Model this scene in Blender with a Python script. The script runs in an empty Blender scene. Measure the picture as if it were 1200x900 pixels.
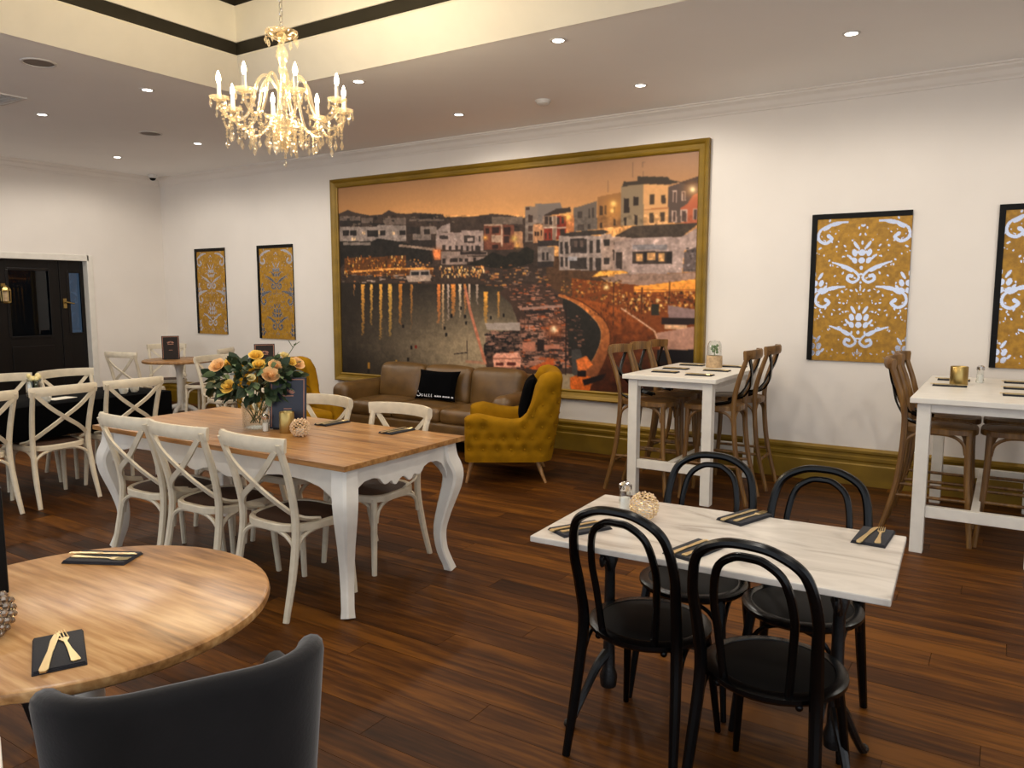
import bpy, math, random
import numpy as np
from mathutils import Vector, Matrix

# ------------------------------------------------------------------ camera, world, exposure
scene = bpy.context.scene
COL = scene.collection
CAM_H = 1.58
cam_data = bpy.data.cameras.new('camera')
cam_data.sensor_fit = 'HORIZONTAL'
cam_data.sensor_width = 36.0
cam_data.lens = 36.0 * 905.6 / 1200.0
cam_data.clip_start = 0.05
cam = bpy.data.objects.new('camera', cam_data)
COL.objects.link(cam)
cam.location = (0, 0, CAM_H)
cam.rotation_euler = (math.radians(90 - 6.59), 0, math.radians(32.85))
scene.camera = cam

world = bpy.data.worlds.new('evening_outside')
world.use_nodes = True
wn = world.node_tree.nodes['Background']
wn.inputs['Color'].default_value = (0.78, 0.83, 0.90, 1)
wn.inputs['Strength'].default_value = 1.75
scene.world = world

scene.view_settings.view_transform = 'Standard'
scene.view_settings.look = 'None'
scene.view_settings.gamma = 1.0
scene.view_settings.use_curve_mapping = False
scene.view_settings.exposure = 0.0
SPOT_W = 11.8            # each ceiling downlight
BULB_W = 2.1             # each chandelier bulb
WARM = (1.0, 0.93, 0.83)
R = math.radians
random.seed(7)
rng = np.random.default_rng(11)

# ------------------------------------------------------------------ materials (all procedural)
def lin(c):
    return tuple((x / 255 / 12.92) if x / 255 <= 0.04045 else ((x / 255 + 0.055) / 1.055) ** 2.4 for x in c)

M = {}
def mat(name, rgb, rough=0.5, metal=0.0, var=0.12, scale=6.0, bump=0.0, bscale=60.0, coat=0.0, stretch=(1, 1, 1), spec=0.5, sheen=0.0):
    m = bpy.data.materials.new(name); m.use_nodes = True
    nt = m.node_tree; b = nt.nodes['Principled BSDF']
    c = lin(rgb)
    tc = nt.nodes.new('ShaderNodeTexCoord'); mp = nt.nodes.new('ShaderNodeMapping')
    mp.inputs['Scale'].default_value = stretch
    nt.links.new(tc.outputs['Object'], mp.inputs['Vector'])
    n = nt.nodes.new('ShaderNodeTexNoise'); n.inputs['Scale'].default_value = scale; n.inputs['Detail'].default_value = 5
    nt.links.new(mp.outputs['Vector'], n.inputs['Vector'])
    r = nt.nodes.new('ShaderNodeValToRGB')
    r.color_ramp.elements[0].position = 0.3; r.color_ramp.elements[1].position = 0.7
    r.color_ramp.elements[0].color = tuple(x * (1 - var) for x in c) + (1,)
    r.color_ramp.elements[1].color = tuple(min(1, x * (1 + var)) for x in c) + (1,)
    nt.links.new(n.outputs['Fac'], r.inputs['Fac'])
    nt.links.new(r.outputs['Color'], b.inputs['Base Color'])
    b.inputs['Roughness'].default_value = rough
    b.inputs['Metallic'].default_value = metal
    b.inputs['Specular IOR Level'].default_value = spec
    if coat:
        b.inputs['Coat Weight'].default_value = coat; b.inputs['Coat Roughness'].default_value = 0.15
    if sheen:
        b.inputs['Sheen Weight'].default_value = sheen; b.inputs['Sheen Roughness'].default_value = 0.4
    if bump:
        n2 = nt.nodes.new('ShaderNodeTexNoise'); n2.inputs['Scale'].default_value = bscale; n2.inputs['Detail'].default_value = 3
        nt.links.new(mp.outputs['Vector'], n2.inputs['Vector'])
        bp = nt.nodes.new('ShaderNodeBump'); bp.inputs['Strength'].default_value = bump; bp.inputs['Distance'].default_value = 0.01
        nt.links.new(n2.outputs['Fac'], bp.inputs['Height']); nt.links.new(bp.outputs['Normal'], b.inputs['Normal'])
    M[name] = m
    return m

def wood(name, dark, mid, light, axis=0, rough=0.4, ring=7.0, coat=0.0, plank=False, fine=34.0, along=0.09, swirl=0.9, spec=0.5, ramp=(0.36, 0.68)):
    """timber with a stretched grain; plank=True also shifts tone from board to board"""
    m = bpy.data.materials.new(name); m.use_nodes = True
    nt = m.node_tree; b = nt.nodes['Principled BSDF']; N = nt.nodes.new; Lk = nt.links.new
    tc = N('ShaderNodeTexCoord'); mp = N('ShaderNodeMapping')
    sc = [1.0, 1.0, 1.0]; sc[axis] = along
    mp.inputs['Scale'].default_value = sc
    if plank:
        oi = N('ShaderNodeObjectInfo'); geo = N('ShaderNodeNewGeometry')
        cb = N('ShaderNodeCombineXYZ'); ml = N('ShaderNodeMath'); ml.operation = 'MULTIPLY'; ml.inputs[1].default_value = 37.0
        Lk(oi.outputs['Random'], ml.inputs[0]); Lk(ml.outputs[0], cb.inputs[0]); Lk(ml.outputs[0], cb.inputs[2])
        va = N('ShaderNodeVectorMath'); va.operation = 'ADD'
        Lk(geo.outputs['Position'], va.inputs[0]); Lk(cb.outputs[0], va.inputs[1]); Lk(va.outputs[0], mp.inputs['Vector'])
    else:
        Lk(tc.outputs['Object'], mp.inputs['Vector'])
    n1 = N('ShaderNodeTexNoise'); n1.inputs['Scale'].default_value = ring; n1.inputs['Detail'].default_value = 6; n1.inputs['Distortion'].default_value = swirl
    n2 = N('ShaderNodeTexNoise'); n2.inputs['Scale'].default_value = fine; n2.inputs['Detail'].default_value = 4
    Lk(mp.outputs['Vector'], n1.inputs['Vector']); Lk(mp.outputs['Vector'], n2.inputs['Vector'])
    mx = N('ShaderNodeMath'); mx.operation = 'MULTIPLY_ADD'; mx.inputs[1].default_value = 0.45
    Lk(n2.outputs['Fac'], mx.inputs[0])
    m2 = N('ShaderNodeMath'); m2.operation = 'MULTIPLY'; m2.inputs[1].default_value = 0.6
    Lk(n1.outputs['Fac'], m2.inputs[0]); Lk(m2.outputs[0], mx.inputs[2])
    fac = mx.outputs[0]
    if plank:
        ma = N('ShaderNodeMath'); ma.operation = 'MULTIPLY_ADD'; ma.inputs[1].default_value = 0.16; ma.inputs[2].default_value = -0.08
        Lk(oi.outputs['Random'], ma.inputs[0])
        ad = N('ShaderNodeMath'); ad.operation = 'ADD'; Lk(fac, ad.inputs[0]); Lk(ma.outputs[0], ad.inputs[1]); fac = ad.outputs[0]
    r = N('ShaderNodeValToRGB'); e = r.color_ramp.elements
    e[0].position = ramp[0]; e[0].color = lin(dark) + (1,)
    e[1].position = ramp[1]; e[1].color = lin(light) + (1,)
    k = e.new(0.52); k.color = lin(mid) + (1,)
    Lk(fac, r.inputs['Fac']); Lk(r.outputs['Color'], b.inputs['Base Color'])
    b.inputs['Roughness'].default_value = rough; b.inputs['Specular IOR Level'].default_value = spec
    if coat:
        b.inputs['Coat Weight'].default_value = coat; b.inputs['Coat Roughness'].default_value = 0.12
    bp = N('ShaderNodeBump'); bp.inputs['Strength'].default_value = 0.12; bp.inputs['Distance'].default_value = 0.004
    Lk(n2.outputs['Fac'], bp.inputs['Height']); Lk(bp.outputs['Normal'], b.inputs['Normal'])
    M[name] = m
    return m

def emit(name, rgb, strength):
    m = bpy.data.materials.new(name); m.use_nodes = True
    b = m.node_tree.nodes['Principled BSDF']
    b.inputs['Base Color'].default_value = (0.9, 0.9, 0.9, 1)
    b.inputs['Emission Color'].default_value = tuple(rgb) + (1,)
    b.inputs['Emission Strength'].default_value = strength
    M[name] = m

def glass(name, tint=(1, 1, 1), clear=0.8, rough=0.03, body=(0.8, 0.8, 0.8), translucent=0.0):
    """thin clear glass: see-through plus a fresnel gloss, cheap to render"""
    m = bpy.data.materials.new(name); m.use_nodes = True
    nt = m.node_tree; N = nt.nodes.new; Lk = nt.links.new
    nt.nodes.remove(nt.nodes['Principled BSDF'])
    out = nt.nodes['Material Output']
    tr = N('ShaderNodeBsdfTransparent'); tr.inputs['Color'].default_value = tuple(tint) + (1,)
    gl = N('ShaderNodeBsdfGlossy'); gl.inputs['Roughness'].default_value = rough; gl.inputs['Color'].default_value = tuple(body) + (1,)
    lw = N('ShaderNodeLayerWeight'); lw.inputs['Blend'].default_value = 1 - clear
    ms = N('ShaderNodeMixShader'); Lk(lw.outputs['Facing'], ms.inputs['Fac']); Lk(tr.outputs[0], ms.inputs[1]); Lk(gl.outputs[0], ms.inputs[2])
    last = ms
    if translucent:
        tl = N('ShaderNodeBsdfTranslucent'); tl.inputs['Color'].default_value = tuple(body) + (1,)
        m2 = N('ShaderNodeMixShader'); m2.inputs['Fac'].default_value = translucent
        Lk(ms.outputs[0], m2.inputs[1]); Lk(tl.outputs[0], m2.inputs[2]); last = m2
    Lk(last.outputs[0], out.inputs['Surface'])
    M[name] = m

def attr_mat(name, rough=0.6):
    """flat print: colours come from the printed sheet's own colour layer"""
    m = bpy.data.materials.new(name); m.use_nodes = True
    nt = m.node_tree; b = nt.nodes['Principled BSDF']
    a = nt.nodes.new('ShaderNodeAttribute'); a.attribute_name = 'print'
    nt.links.new(a.outputs['Color'], b.inputs['Base Color'])
    b.inputs['Roughness'].default_value = rough; b.inputs['Specular IOR Level'].default_value = 0.2
    M[name] = m

mat('wall_paint', (232, 224, 214), 0.75, var=0.03, scale=1.5, bump=0.03, bscale=80)
mat('ceiling_paint', (245, 243, 240), 0.85, var=0.02, scale=1.0)
mat('coffer_paint', (240, 234, 216), 0.8, var=0.02)
mat('black_paint', (12, 10, 8), 0.5, var=0.2, spec=0.15)
mat('gold_paint', (132, 102, 20), 0.42, metal=0.25, var=0.16, scale=9, stretch=(0.4, 1, 1))
mat('band_paint', (48, 44, 34), 0.5, var=0.15, spec=0.2)
mat('white_paint', (226, 220, 208), 0.38, var=0.05, scale=12, bump=0.03, bscale=40)
mat('chair_white', (214, 201, 176), 0.42, var=0.07, scale=20)
mat('rattan', (66, 42, 26), 0.6, var=0.35, scale=90, bump=0.3, bscale=200)
mat('black_wood', (4, 4, 4), 0.26, var=0.3, spec=0.25)
mat('black_seat', (4, 4, 4), 0.6, var=0.3, spec=0.15)
mat('iron', (6, 6, 6), 0.4, var=0.3, bump=0.2, bscale=120)
mat('leather', (98, 71, 36), 0.34, var=0.28, scale=7, bump=0.12, bscale=140)
mat('mustard', (144, 102, 6), 0.85, var=0.2, scale=8, bump=0.08, bscale=180, spec=0.12)
mat('black_fabric', (5, 5, 6), 0.95, var=0.3, bump=0.2, bscale=160, spec=0.05)
mat('velvet', (25, 23, 23), 0.85, var=0.3, scale=5, bump=0.06, bscale=120, sheen=0.3, spec=0.2)
mat('napkin', (33, 33, 38), 0.8, var=0.15, bump=0.15, bscale=300)
mat('gold_metal', (232, 206, 150), 0.3, metal=1.0, var=0.08)
mat('brass', (176, 150, 92), 0.3, metal=1.0, var=0.12, scale=20, stretch=(1, 1, 0.2))
mat('chrome', (215, 215, 215), 0.12, metal=1.0, var=0.05)
mat('salt', (238, 234, 226), 0.9, var=0.03)
mat('bead', (226, 196, 160), 0.3, var=0.3, scale=60)
mat('bead_dark', (150, 134, 118), 0.15, metal=0.7, var=0.45, scale=60)
mat('menu_blue', (20, 23, 42), 0.36, var=0.15)
mat('menu_brown', (34, 25, 21), 0.5, var=0.25, spec=0.2)
mat('copper_print', (150, 104, 84), 0.4, metal=0.4, var=0.15)
mat('paper', (226, 220, 205), 0.8, var=0.04)
mat('black_cloth', (4, 4, 5), 0.95, var=0.2, spec=0.08)
mat('leaf', (30, 50, 22), 0.6, var=0.4, scale=25)
mat('leaf_pale', (112, 134, 92), 0.55, var=0.25, scale=25)
mat('stem', (74, 86, 46), 0.6, var=0.2)
mat('rose_yellow', (244, 206, 96), 0.6, var=0.1)
mat('rose_peach', (250, 204, 146), 0.6, var=0.12)
mat('rose_cream', (240, 222, 160), 0.6, var=0.08)
mat('plastic_white', (214, 210, 204), 0.5, var=0.03)
mat('grille_grey', (128, 118, 110), 0.7, var=0.1)
mat('cork', (186, 158, 122), 0.8, var=0.25, scale=40, bump=0.3)
mat('door_wood', (12, 7, 5), 0.38, var=0.4, scale=4, stretch=(1, 1, 0.15), spec=0.3)
mat('subfloor', (16, 10, 7), 0.9)
mat('outside_wall', (52, 50, 48), 0.9, var=0.2)
mat('white_stitch', (214, 214, 220), 0.7, var=0.1)
wood('floor_wood', (42, 20, 3), (72, 39, 8), (112, 67, 17), axis=0, rough=0.48, spec=0.14, ring=5.0, plank=True, fine=42)
wood('oak', (112, 74, 36), (164, 116, 64), (192, 148, 92), axis=0, rough=0.3, ring=7.5, fine=40)
wood('oak_pale', (120, 78, 38), (186, 136, 82), (214, 170, 116), axis=0, rough=0.3, ring=6, fine=48, along=0.09, swirl=1.6, ramp=(0.36, 0.64))
wood('stool_wood', (72, 48, 20), (110, 76, 34), (140, 102, 50), axis=2, rough=0.4, ring=9, fine=50)
wood('leg_wood', (110, 74, 40), (150, 108, 62), (176, 132, 84), axis=2, rough=0.4)
emit('lamp_glow', (1.0, 0.93, 0.82), 14.0)
emit('bulb_glow', (1.0, 0.78, 0.45), 26.0)
glass('clear_glass', (0.96, 0.98, 0.97), clear=0.72, rough=0.03, body=(0.9, 0.9, 0.9))
glass('pane_glass', (0.15, 0.19, 0.23), clear=0.80, rough=0.02)
glass('crystal', (1.0, 0.96, 0.88), clear=0.62, rough=0.10, body=(1.0, 0.90, 0.72), translucent=0.06)
attr_mat('mural_print', 0.55)

def marble():
    m = bpy.data.materials.new('marble'); m.use_nodes = True
    nt = m.node_tree; b = nt.nodes['Principled BSDF']; N = nt.nodes.new; Lk = nt.links.new
    tc = N('ShaderNodeTexCoord'); mp = N('ShaderNodeMapping'); mp.inputs['Scale'].default_value = (1, 3.2, 1)
    mp.inputs['Rotation'].default_value = (0, 0, 0.25)
    Lk(tc.outputs['Object'], mp.inputs['Vector'])
    n = N('ShaderNodeTexNoise'); n.inputs['Scale'].default_value = 2.6; n.inputs['Detail'].default_value = 8; n.inputs['Distortion'].default_value = 1.4
    Lk(mp.outputs['Vector'], n.inputs['Vector'])
    r = N('ShaderNodeValToRGB'); e = r.color_ramp.elements
    e[0].position = 0.34; e[0].color = lin((178, 169, 158)) + (1,)
    e[1].position = 0.60; e[1].color = lin((216, 208, 196)) + (1,)
    k = e.new(0.44); k.color = lin((202, 193, 181)) + (1,)
    Lk(n.outputs['Fac'], r.inputs['Fac']); Lk(r.outputs['Color'], b.inputs['Base Color'])
    b.inputs['Roughness'].default_value = 0.22
    M['marble'] = m
marble()

def damask_mat():
    """gold wallpaper with mirror-silver motifs (the motif layer is the sheet's own 'print')"""
    m = bpy.data.materials.new('damask'); m.use_nodes = True
    nt = m.node_tree; b = nt.nodes['Principled BSDF']; N = nt.nodes.new; Lk = nt.links.new
    a = N('ShaderNodeAttribute'); a.attribute_name = 'print'
    n = N('ShaderNodeTexNoise'); n.inputs['Scale'].default_value = 30; n.inputs['Detail'].default_value = 4
    tc = N('ShaderNodeTexCoord'); Lk(tc.outputs['Object'], n.inputs['Vector'])
    r = N('ShaderNodeValToRGB'); r.color_ramp.elements[0].color = lin((148, 106, 18)) + (1,); r.color_ramp.elements[1].color = lin((180, 132, 30)) + (1,)
    r.color_ramp.elements[0].position = 0.35; r.color_ramp.elements[1].position = 0.65
    Lk(n.outputs['Fac'], r.inputs['Fac'])
    mx = N('ShaderNodeMix'); mx.data_type = 'RGBA'
    Lk(a.outputs['Fac'], mx.inputs['Factor']); Lk(r.outputs['Color'], mx.inputs['A'])
    mx.inputs['B'].default_value = (0.50, 0.50, 0.55, 1)
    Lk(mx.outputs['Result'], b.inputs['Base Color']); mm = N('ShaderNodeMath'); mm.operation = 'MULTIPLY'; mm.inputs[1].default_value = 0.8; Lk(a.outputs['Fac'], mm.inputs[0]); Lk(mm.outputs[0], b.inputs['Metallic'])
    rr = N('ShaderNodeMapRange'); rr.inputs['To Min'].default_value = 0.55; rr.inputs['To Max'].default_value = 0.14
    Lk(a.outputs['Fac'], rr.inputs['Value']); Lk(rr.outputs['Result'], b.inputs['Roughness'])
    M['damask'] = m
damask_mat()

# ------------------------------------------------------------------ mesh helpers
def spline(pts, n=6, closed=False):
    P = [Vector(p) for p in pts]; out = []
    m = len(P)
    rngi = range(m if closed else m - 1)
    for i in rngi:
        if closed:
            p0, p1, p2, p3 = P[(i - 1) % m], P[i], P[(i + 1) % m], P[(i + 2) % m]
        else:
            p0 = P[i - 1] if i else P[0] * 2 - P[1]
            p1, p2 = P[i], P[i + 1]
            p3 = P[i + 2] if i + 2 < m else P[-1] * 2 - P[-2]
        for k in range(n):
            t = k / n
            out.append(0.5 * ((2 * p1) + (p2 - p0) * t + (2 * p0 - 5 * p1 + 4 * p2 - p3) * t * t + (3 * p1 - p0 - 3 * p2 + p3) * t ** 3))
    if not closed: out.append(P[-1].copy())
    return out

def lerp_list(vals, n):
    k = len(vals); return [float(np.interp(i / (n - 1) * (k - 1), range(k), vals)) for i in range(n)]

class MB:
    def __init__(s): s.v = []; s.f = []; s.sm = []
    def add(s, v, f, smooth=False):
        o = len(s.v); s.v += [tuple(p) for p in v]
        for q in f: s.f.append(tuple(i + o for i in q)); s.sm.append(smooth)
        return s
    def box(s, c, d, rot=None, taper=1.0):
        x, y, z = d[0] / 2, d[1] / 2, d[2] / 2
        V = [Vector((sx * x * (taper if sz < 0 else 1), sy * y * (taper if sz < 0 else 1), sz * z)) for sz in (-1, 1) for sy in (-1, 1) for sx in (-1, 1)]
        if rot is not None: V = [rot @ p for p in V]
        V = [p + Vector(c) for p in V]
        return s.add(V, [(0, 2, 3, 1), (4, 5, 7, 6), (0, 1, 5, 4), (2, 6, 7, 3), (0, 4, 6, 2), (1, 3, 7, 5)])
    def bx(s, x0, x1, y0, y1, z0, z1):
        return s.box(((x0 + x1) / 2, (y0 + y1) / 2, (z0 + z1) / 2), (x1 - x0, y1 - y0, z1 - z0))
    def tube(s, pts, r, n=8, closed=False, cap=True, sect=None, up=(0, 0, 1), smooth=True):
        P = [Vector(p) for p in pts]; m = len(P)
        rad = r if isinstance(r, (list, tuple)) else [r] * m
        if len(rad) != m: rad = lerp_list(list(rad), m)
        T = []
        for i in range(m):
            a = P[(i - 1) % m] if (closed or i) else P[0]; b = P[(i + 1) % m] if (closed or i < m - 1) else P[-1]
            t = (b - a); T.append(t.normalized() if t.length > 1e-9 else Vector((0, 0, 1)))
        u = Vector(up); u = u - T[0] * u.dot(T[0])
        if u.length < 1e-4:
            u = Vector((1, 0, 0)); u = u - T[0] * u.dot(T[0])
        u.normalize()
        if sect is None: sect = [(math.cos(2 * math.pi * k / n), math.sin(2 * math.pi * k / n)) for k in range(n)]
        else: n = len(sect)
        V = []
        for i in range(m):
            u = u - T[i] * u.dot(T[i])
            if u.length < 1e-6: u = T[i].orthogonal()
            u.normalize(); w = T[i].cross(u)
            for (a, b) in sect: V.append(P[i] + (w * a + u * b) * rad[i])
        F = []
        for i in range(m if closed else m - 1):
            j = (i + 1) % m
            for k in range(n):
                l = (k + 1) % n
                F.append((i * n + k, i * n + l, j * n + l, j * n + k))
        s.add(V, F, smooth)
        if cap and not closed:
            o = len(s.v) - m * n
            s.f.append(tuple(o + k for k in reversed(range(n)))); s.sm.append(False)
            s.f.append(tuple(o + (m - 1) * n + k for k in range(n))); s.sm.append(False)
        return s
    def lathe(s, prof, n=20, c=(0, 0, 0), smooth=True):
        V = []; F = []; m = len(prof)
        for (r, z) in prof:
            for k in range(n):
                a = 2 * math.pi * k / n; V.append((c[0] + r * math.cos(a), c[1] + r * math.sin(a), c[2] + z))
        for i in range(m - 1):
            for k in range(n):
                l = (k + 1) % n; F.append((i * n + k, i * n + l, (i + 1) * n + l, (i + 1) * n + k))
        s.add(V, F, smooth)
        o = len(s.v) - m * n
        if prof[0][0] > 1e-4: s.f.append(tuple(o + k for k in reversed(range(n)))); s.sm.append(False)
        if prof[-1][0] > 1e-4: s.f.append(tuple(o + (m - 1) * n + k for k in range(n))); s.sm.append(False)
        return s
    def ball(s, c, r, n=8, m=6, sc=(1, 1, 1)):
        V = []; F = []
        for i in range(m + 1):
            t = math.pi * i / m
            for k in range(n):
                a = 2 * math.pi * k / n
                V.append((c[0] + r * sc[0] * math.sin(t) * math.cos(a), c[1] + r * sc[1] * math.sin(t) * math.sin(a), c[2] + r * sc[2] * math.cos(t)))
        for i in range(m):
            for k in range(n):
                l = (k + 1) % n; F.append((i * n + k, (i + 1) * n + k, (i + 1) * n + l, i * n + l))
        return s.add(V, F, True)
    def prism(s, outline, a0, a1, plane='xz', smooth=False):
        """closed outline (2D) pushed from a0 to a1 along the third axis"""
        m = len(outline)
        def p3(p, a):
            if plane == 'xz': return (p[0], a, p[1])
            if plane == 'yz': return (a, p[0], p[1])
            return (p[0], p[1], a)
        V = [p3(p, a0) for p in outline] + [p3(p, a1) for p in outline]
        F = [tuple(range(m)), tuple(reversed(range(m, 2 * m)))]
        F += [(i, i + m, (i + 1) % m + m, (i + 1) % m) for i in range(m)]
        o = len(s.f); s.add(V, F, False)
        if smooth:
            for i in range(o + 2, len(s.f)): s.sm[i] = True
        return s
    def strip(s, top, bot, a0, a1, plane='xz'):
        """band between two polylines of equal length, given thickness"""
        m = len(top)
        def p3(p, a): return (p[0], a, p[1]) if plane == 'xz' else (a, p[0], p[1])
        V = [p3(p, a) for a in (a0, a1) for L in (top, bot) for p in L]
        F = []
        for i in range(m - 1):
            F += [(i, i + 1, m + i + 1, m + i), (2 * m + i, 3 * m + i, 3 * m + i + 1, 2 * m + i + 1),
                  (m + i, m + i + 1, 3 * m + i + 1, 3 * m + i), (i, 2 * m + i, 2 * m + i + 1, i + 1)]
        F += [(0, m, 3 * m, 2 * m), (m - 1, 3 * m - 1, 4 * m - 1, 2 * m - 1)]
        return s.add(V, F, False)
    def rbox(s, c, d, r, seg=3, mid=4, puff=(0, 0, 0), rot=None, warp=None):
        h = [x / 2 for x in d]; r = min(r, min(h) * 0.98)
        def axis(hh):
            k = hh - r
            t = [-(k + r * math.tan(math.pi / 4 * (seg - i) / seg)) for i in range(seg)]
            t += [-k + 2 * k * i / mid for i in range(mid + 1)]
            t += [k + r * math.tan(math.pi / 4 * (i + 1) / seg) for i in range(seg)]
            return t
        A = [axis(x) for x in h]; idx = {}; V = []; F = []
        def vid(q):
            key = tuple(round(x, 5) for x in q)
            if key in idx: return idx[key]
            core = [max(-(h[i] - r), min(h[i] - r, q[i])) for i in range(3)]
            e = Vector([q[i] - core[i] for i in range(3)])
            p = Vector(core) + (e.normalized() * r if e.length > 1e-9 else e)
            f = [math.cos(math.pi / 2 * max(-1, min(1, p[i] / h[i]))) for i in range(3)]
            p = Vector((p.x + (1 if p.x > 0 else -1) * puff[0] * f[1] * f[2] * (abs(p.x) / h[0]),
                        p.y + (1 if p.y > 0 else -1) * puff[1] * f[0] * f[2] * (abs(p.y) / h[1]),
                        p.z + (1 if p.z > 0 else -1) * puff[2] * f[0] * f[1] * (abs(p.z) / h[2])))
            if warp: p = Vector(warp(p))
            if rot is not None: p = rot @ p
            idx[key] = len(V); V.append(p + Vector(c)); return idx[key]
        for ax in range(3):
            b, g = (ax + 1) % 3, (ax + 2) % 3
            for sgn in (-1, 1):
                for i in range(len(A[b]) - 1):
                    for j in range(len(A[g]) - 1):
                        quad = []
                        for (ii, jj) in ((i, j), (i + 1, j), (i + 1, j + 1), (i, j + 1)):
                            q = [0, 0, 0]; q[ax] = sgn * h[ax]; q[b] = A[b][ii]; q[g] = A[g][jj]; quad.append(vid(q))
                        F.append(tuple(quad) if sgn > 0 else tuple(reversed(quad)))
        return s.add(V, F, True)
    def mesh(s, name):
        me = bpy.data.meshes.new(name); me.from_pydata(s.v, [], s.f); me.update()
        me.polygons.foreach_set('use_smooth', s.sm)
        if any(s.sm): me.set_sharp_from_angle(angle=R(38))
        return me
    def build(s, name, material, parent=None, loc=None, rz=0, bevel=0.0, label=None):
        o = bpy.data.objects.new(name, s.mesh(name)); COL.objects.link(o)
        o.data.materials.append(M[material])
        if parent is not None: o.parent = parent
        if loc is not None: o.location = loc
        if rz: o.rotation_euler = (0, 0, rz)
        if bevel:
            b = o.modifiers.new('soft_edge', 'BEVEL'); b.width = bevel; b.segments = 2; b.limit_method = 'ANGLE'
        if label: o['label'] = label
        return o

def thing(name, label, cat, loc=(0, 0, 0), rz=0, group=None):
    o = bpy.data.objects.new(name, None); COL.objects.link(o)
    o.empty_display_size = 0.1
    o.location = loc; o.rotation_euler = (0, 0, rz)
    return tag(o, label, cat, group)
def tag(o, label, cat, group=None):
    o['label'] = label; o['category'] = cat
    if group: o['group'] = group
    return o
def struct(o, label=None, cat=None):
    o['kind'] = 'structure'
    if label: o['label'] = label
    if cat: o['category'] = cat
    return o
def dup(root, loc, rz=0, label=None, group=None, parent=None):
    c = root.copy(); COL.objects.link(c)
    if parent is None:
        c.location = loc; c.rotation_euler = (root.rotation_euler[0], root.rotation_euler[1], rz)
    else: c.parent = parent
    if label: c['label'] = label
    if group: c['group'] = group
    for ch in list(root.children):
        dup(ch, None, parent=c)
    return c
class Proto:
    """first use hands out the original, later uses hand out copies with copied parts"""
    def __init__(s, make): s.o = None; s.make = make
    def put(s, loc, rz, label, group=None):
        if s.o is None:
            s.o = s.make(label); s.o.location = loc; s.o.rotation_euler = (0, 0, rz); s.o['label'] = label
            if group: s.o['group'] = group
            return s.o
        c = dup(s.o, loc, rz, label)
        if group: c['group'] = group
        elif 'group' in c: del c['group']
        return c

# ------------------------------------------------------------------ the room shell
YB, XL, XR, YF, ZC = 6.90, -10.57, 3.2, -3.2, 3.26
DY0, DY1, DZ = 3.55, 5.79, 2.06            # doorway in the left wall
CX0, CX1, CY0, CY1 = -5.555, -1.62, 1.66, 4.43   # coffer opening

b = MB(); b.bx(XL - 0.15, XR + 0.15, YB, YB + 0.15, 0, 4.2)
struct(b.build('wall_back', 'wall_paint'), 'long warm white plaster wall behind the leather sofa')
b = MB(); b.bx(XL - 0.15, XL, YF, DY0, 0, ZC); b.bx(XL - 0.15, XL, DY1, YB, 0, ZC); b.bx(XL - 0.15, XL, DY0, DY1, DZ, ZC)
struct(b.build('wall_left', 'wall_paint'), 'short white plaster wall around the dark double doors')
b = MB(); b.bx(XR, XR + 0.15, 3.0, YB, 0, ZC)
struct(b.build('wall_right', 'wall_paint'))
b = MB()
b.bx(XL - 0.15, XR + 0.15, CY1, YB, ZC, ZC + 0.1); b.bx(XL - 0.15, XR + 0.15, YF, CY0, ZC, ZC + 0.1)
b.bx(XL - 0.15, CX0, CY0, CY1, ZC, ZC + 0.1); b.bx(CX1, XR + 0.15, CY0, CY1, ZC, ZC + 0.1)
ceil = struct(b.build('ceiling', 'ceiling_paint'), 'flat pale ceiling with recessed downlights around the raised coffer')
# raised coffer: sloped splay, two black bands, upright faces, top
e = 0.215
def ring(o0, z0, o1, z1, name, material):
    q = MB()
    def c4(o, z): return [(CX0 + o, CY0 + o, z), (CX1 - o, CY0 + o, z), (CX1 - o, CY1 - o, z), (CX0 + o, CY1 - o, z)]
    V = c4(o0, z0) + c4(o1, z1)
    q.add(V, [(i, (i + 1) % 4, (i + 1) % 4 + 4, i + 4) for i in range(4)])
    ob = q.build(name, material, ceil)
    so = ob.modifiers.new('thickness', 'SOLIDIFY'); so.thickness = 0.02; so.offset = -1
    return ob
ring(0, ZC, e, 3.48, 'coffer_splay', 'coffer_paint')
ring(e - 0.012, 3.48, e - 0.012, 3.575, 'coffer_band', 'band_paint')
ring(e, 3.575, e, 3.85, 'coffer_upright', 'coffer_paint')
ring(e - 0.012, 3.85, e - 0.012, 3.94, 'coffer_band', 'band_paint')
b = MB(); b.bx(CX0 - 0.05, CX1 + 0.05, CY0 - 0.05, CY1 + 0.05, 3.95, 4.0); b.build('coffer_top', 'coffer_paint', ceil)

def moulding(name, prof, a0, a1, along, material, label=None):
    """wall moulding: prof is (out from wall, height)"""
    q = MB()
    if along == 'x': q.prism([(YB - o, z) for (o, z) in prof], a0, a1, 'yz')
    else: q.prism([(XL + o, z) for (o, z) in prof], a0, a1, 'xz')
    return struct(q.build(name, material), label)
corn = [(0, ZC), (0, ZC - 0.115), (0.012, ZC - 0.115), (0.016, ZC - 0.10), (0.03, ZC - 0.085), (0.05, ZC - 0.05), (0.08, ZC - 0.028), (0.085, ZC - 0.015), (0.10, ZC - 0.012), (0.10, ZC)]
moulding('trim_1', corn, XL, XR, 'x', 'wall_paint', 'white plaster cornice along the top of the mural wall')
moulding('trim_2', corn, YF, YB, 'y', 'wall_paint', 'white plaster cornice above the dark doors')
skirt = [(0, 0), (0.035, 0), (0.035, 0.17), (0.028, 0.18), (0.028, 0.20), (0.034, 0.21), (0.034, 0.235), (0.022, 0.245), (0.022, 0.262), (0.030, 0.272), (0.030, 0.292), (0.012, 0.312), (0, 0.312)]
moulding('baseboard_back', skirt, XL, XR, 'x', 'gold_paint', 'tall stepped gold baseboard under the mural wall')
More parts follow.
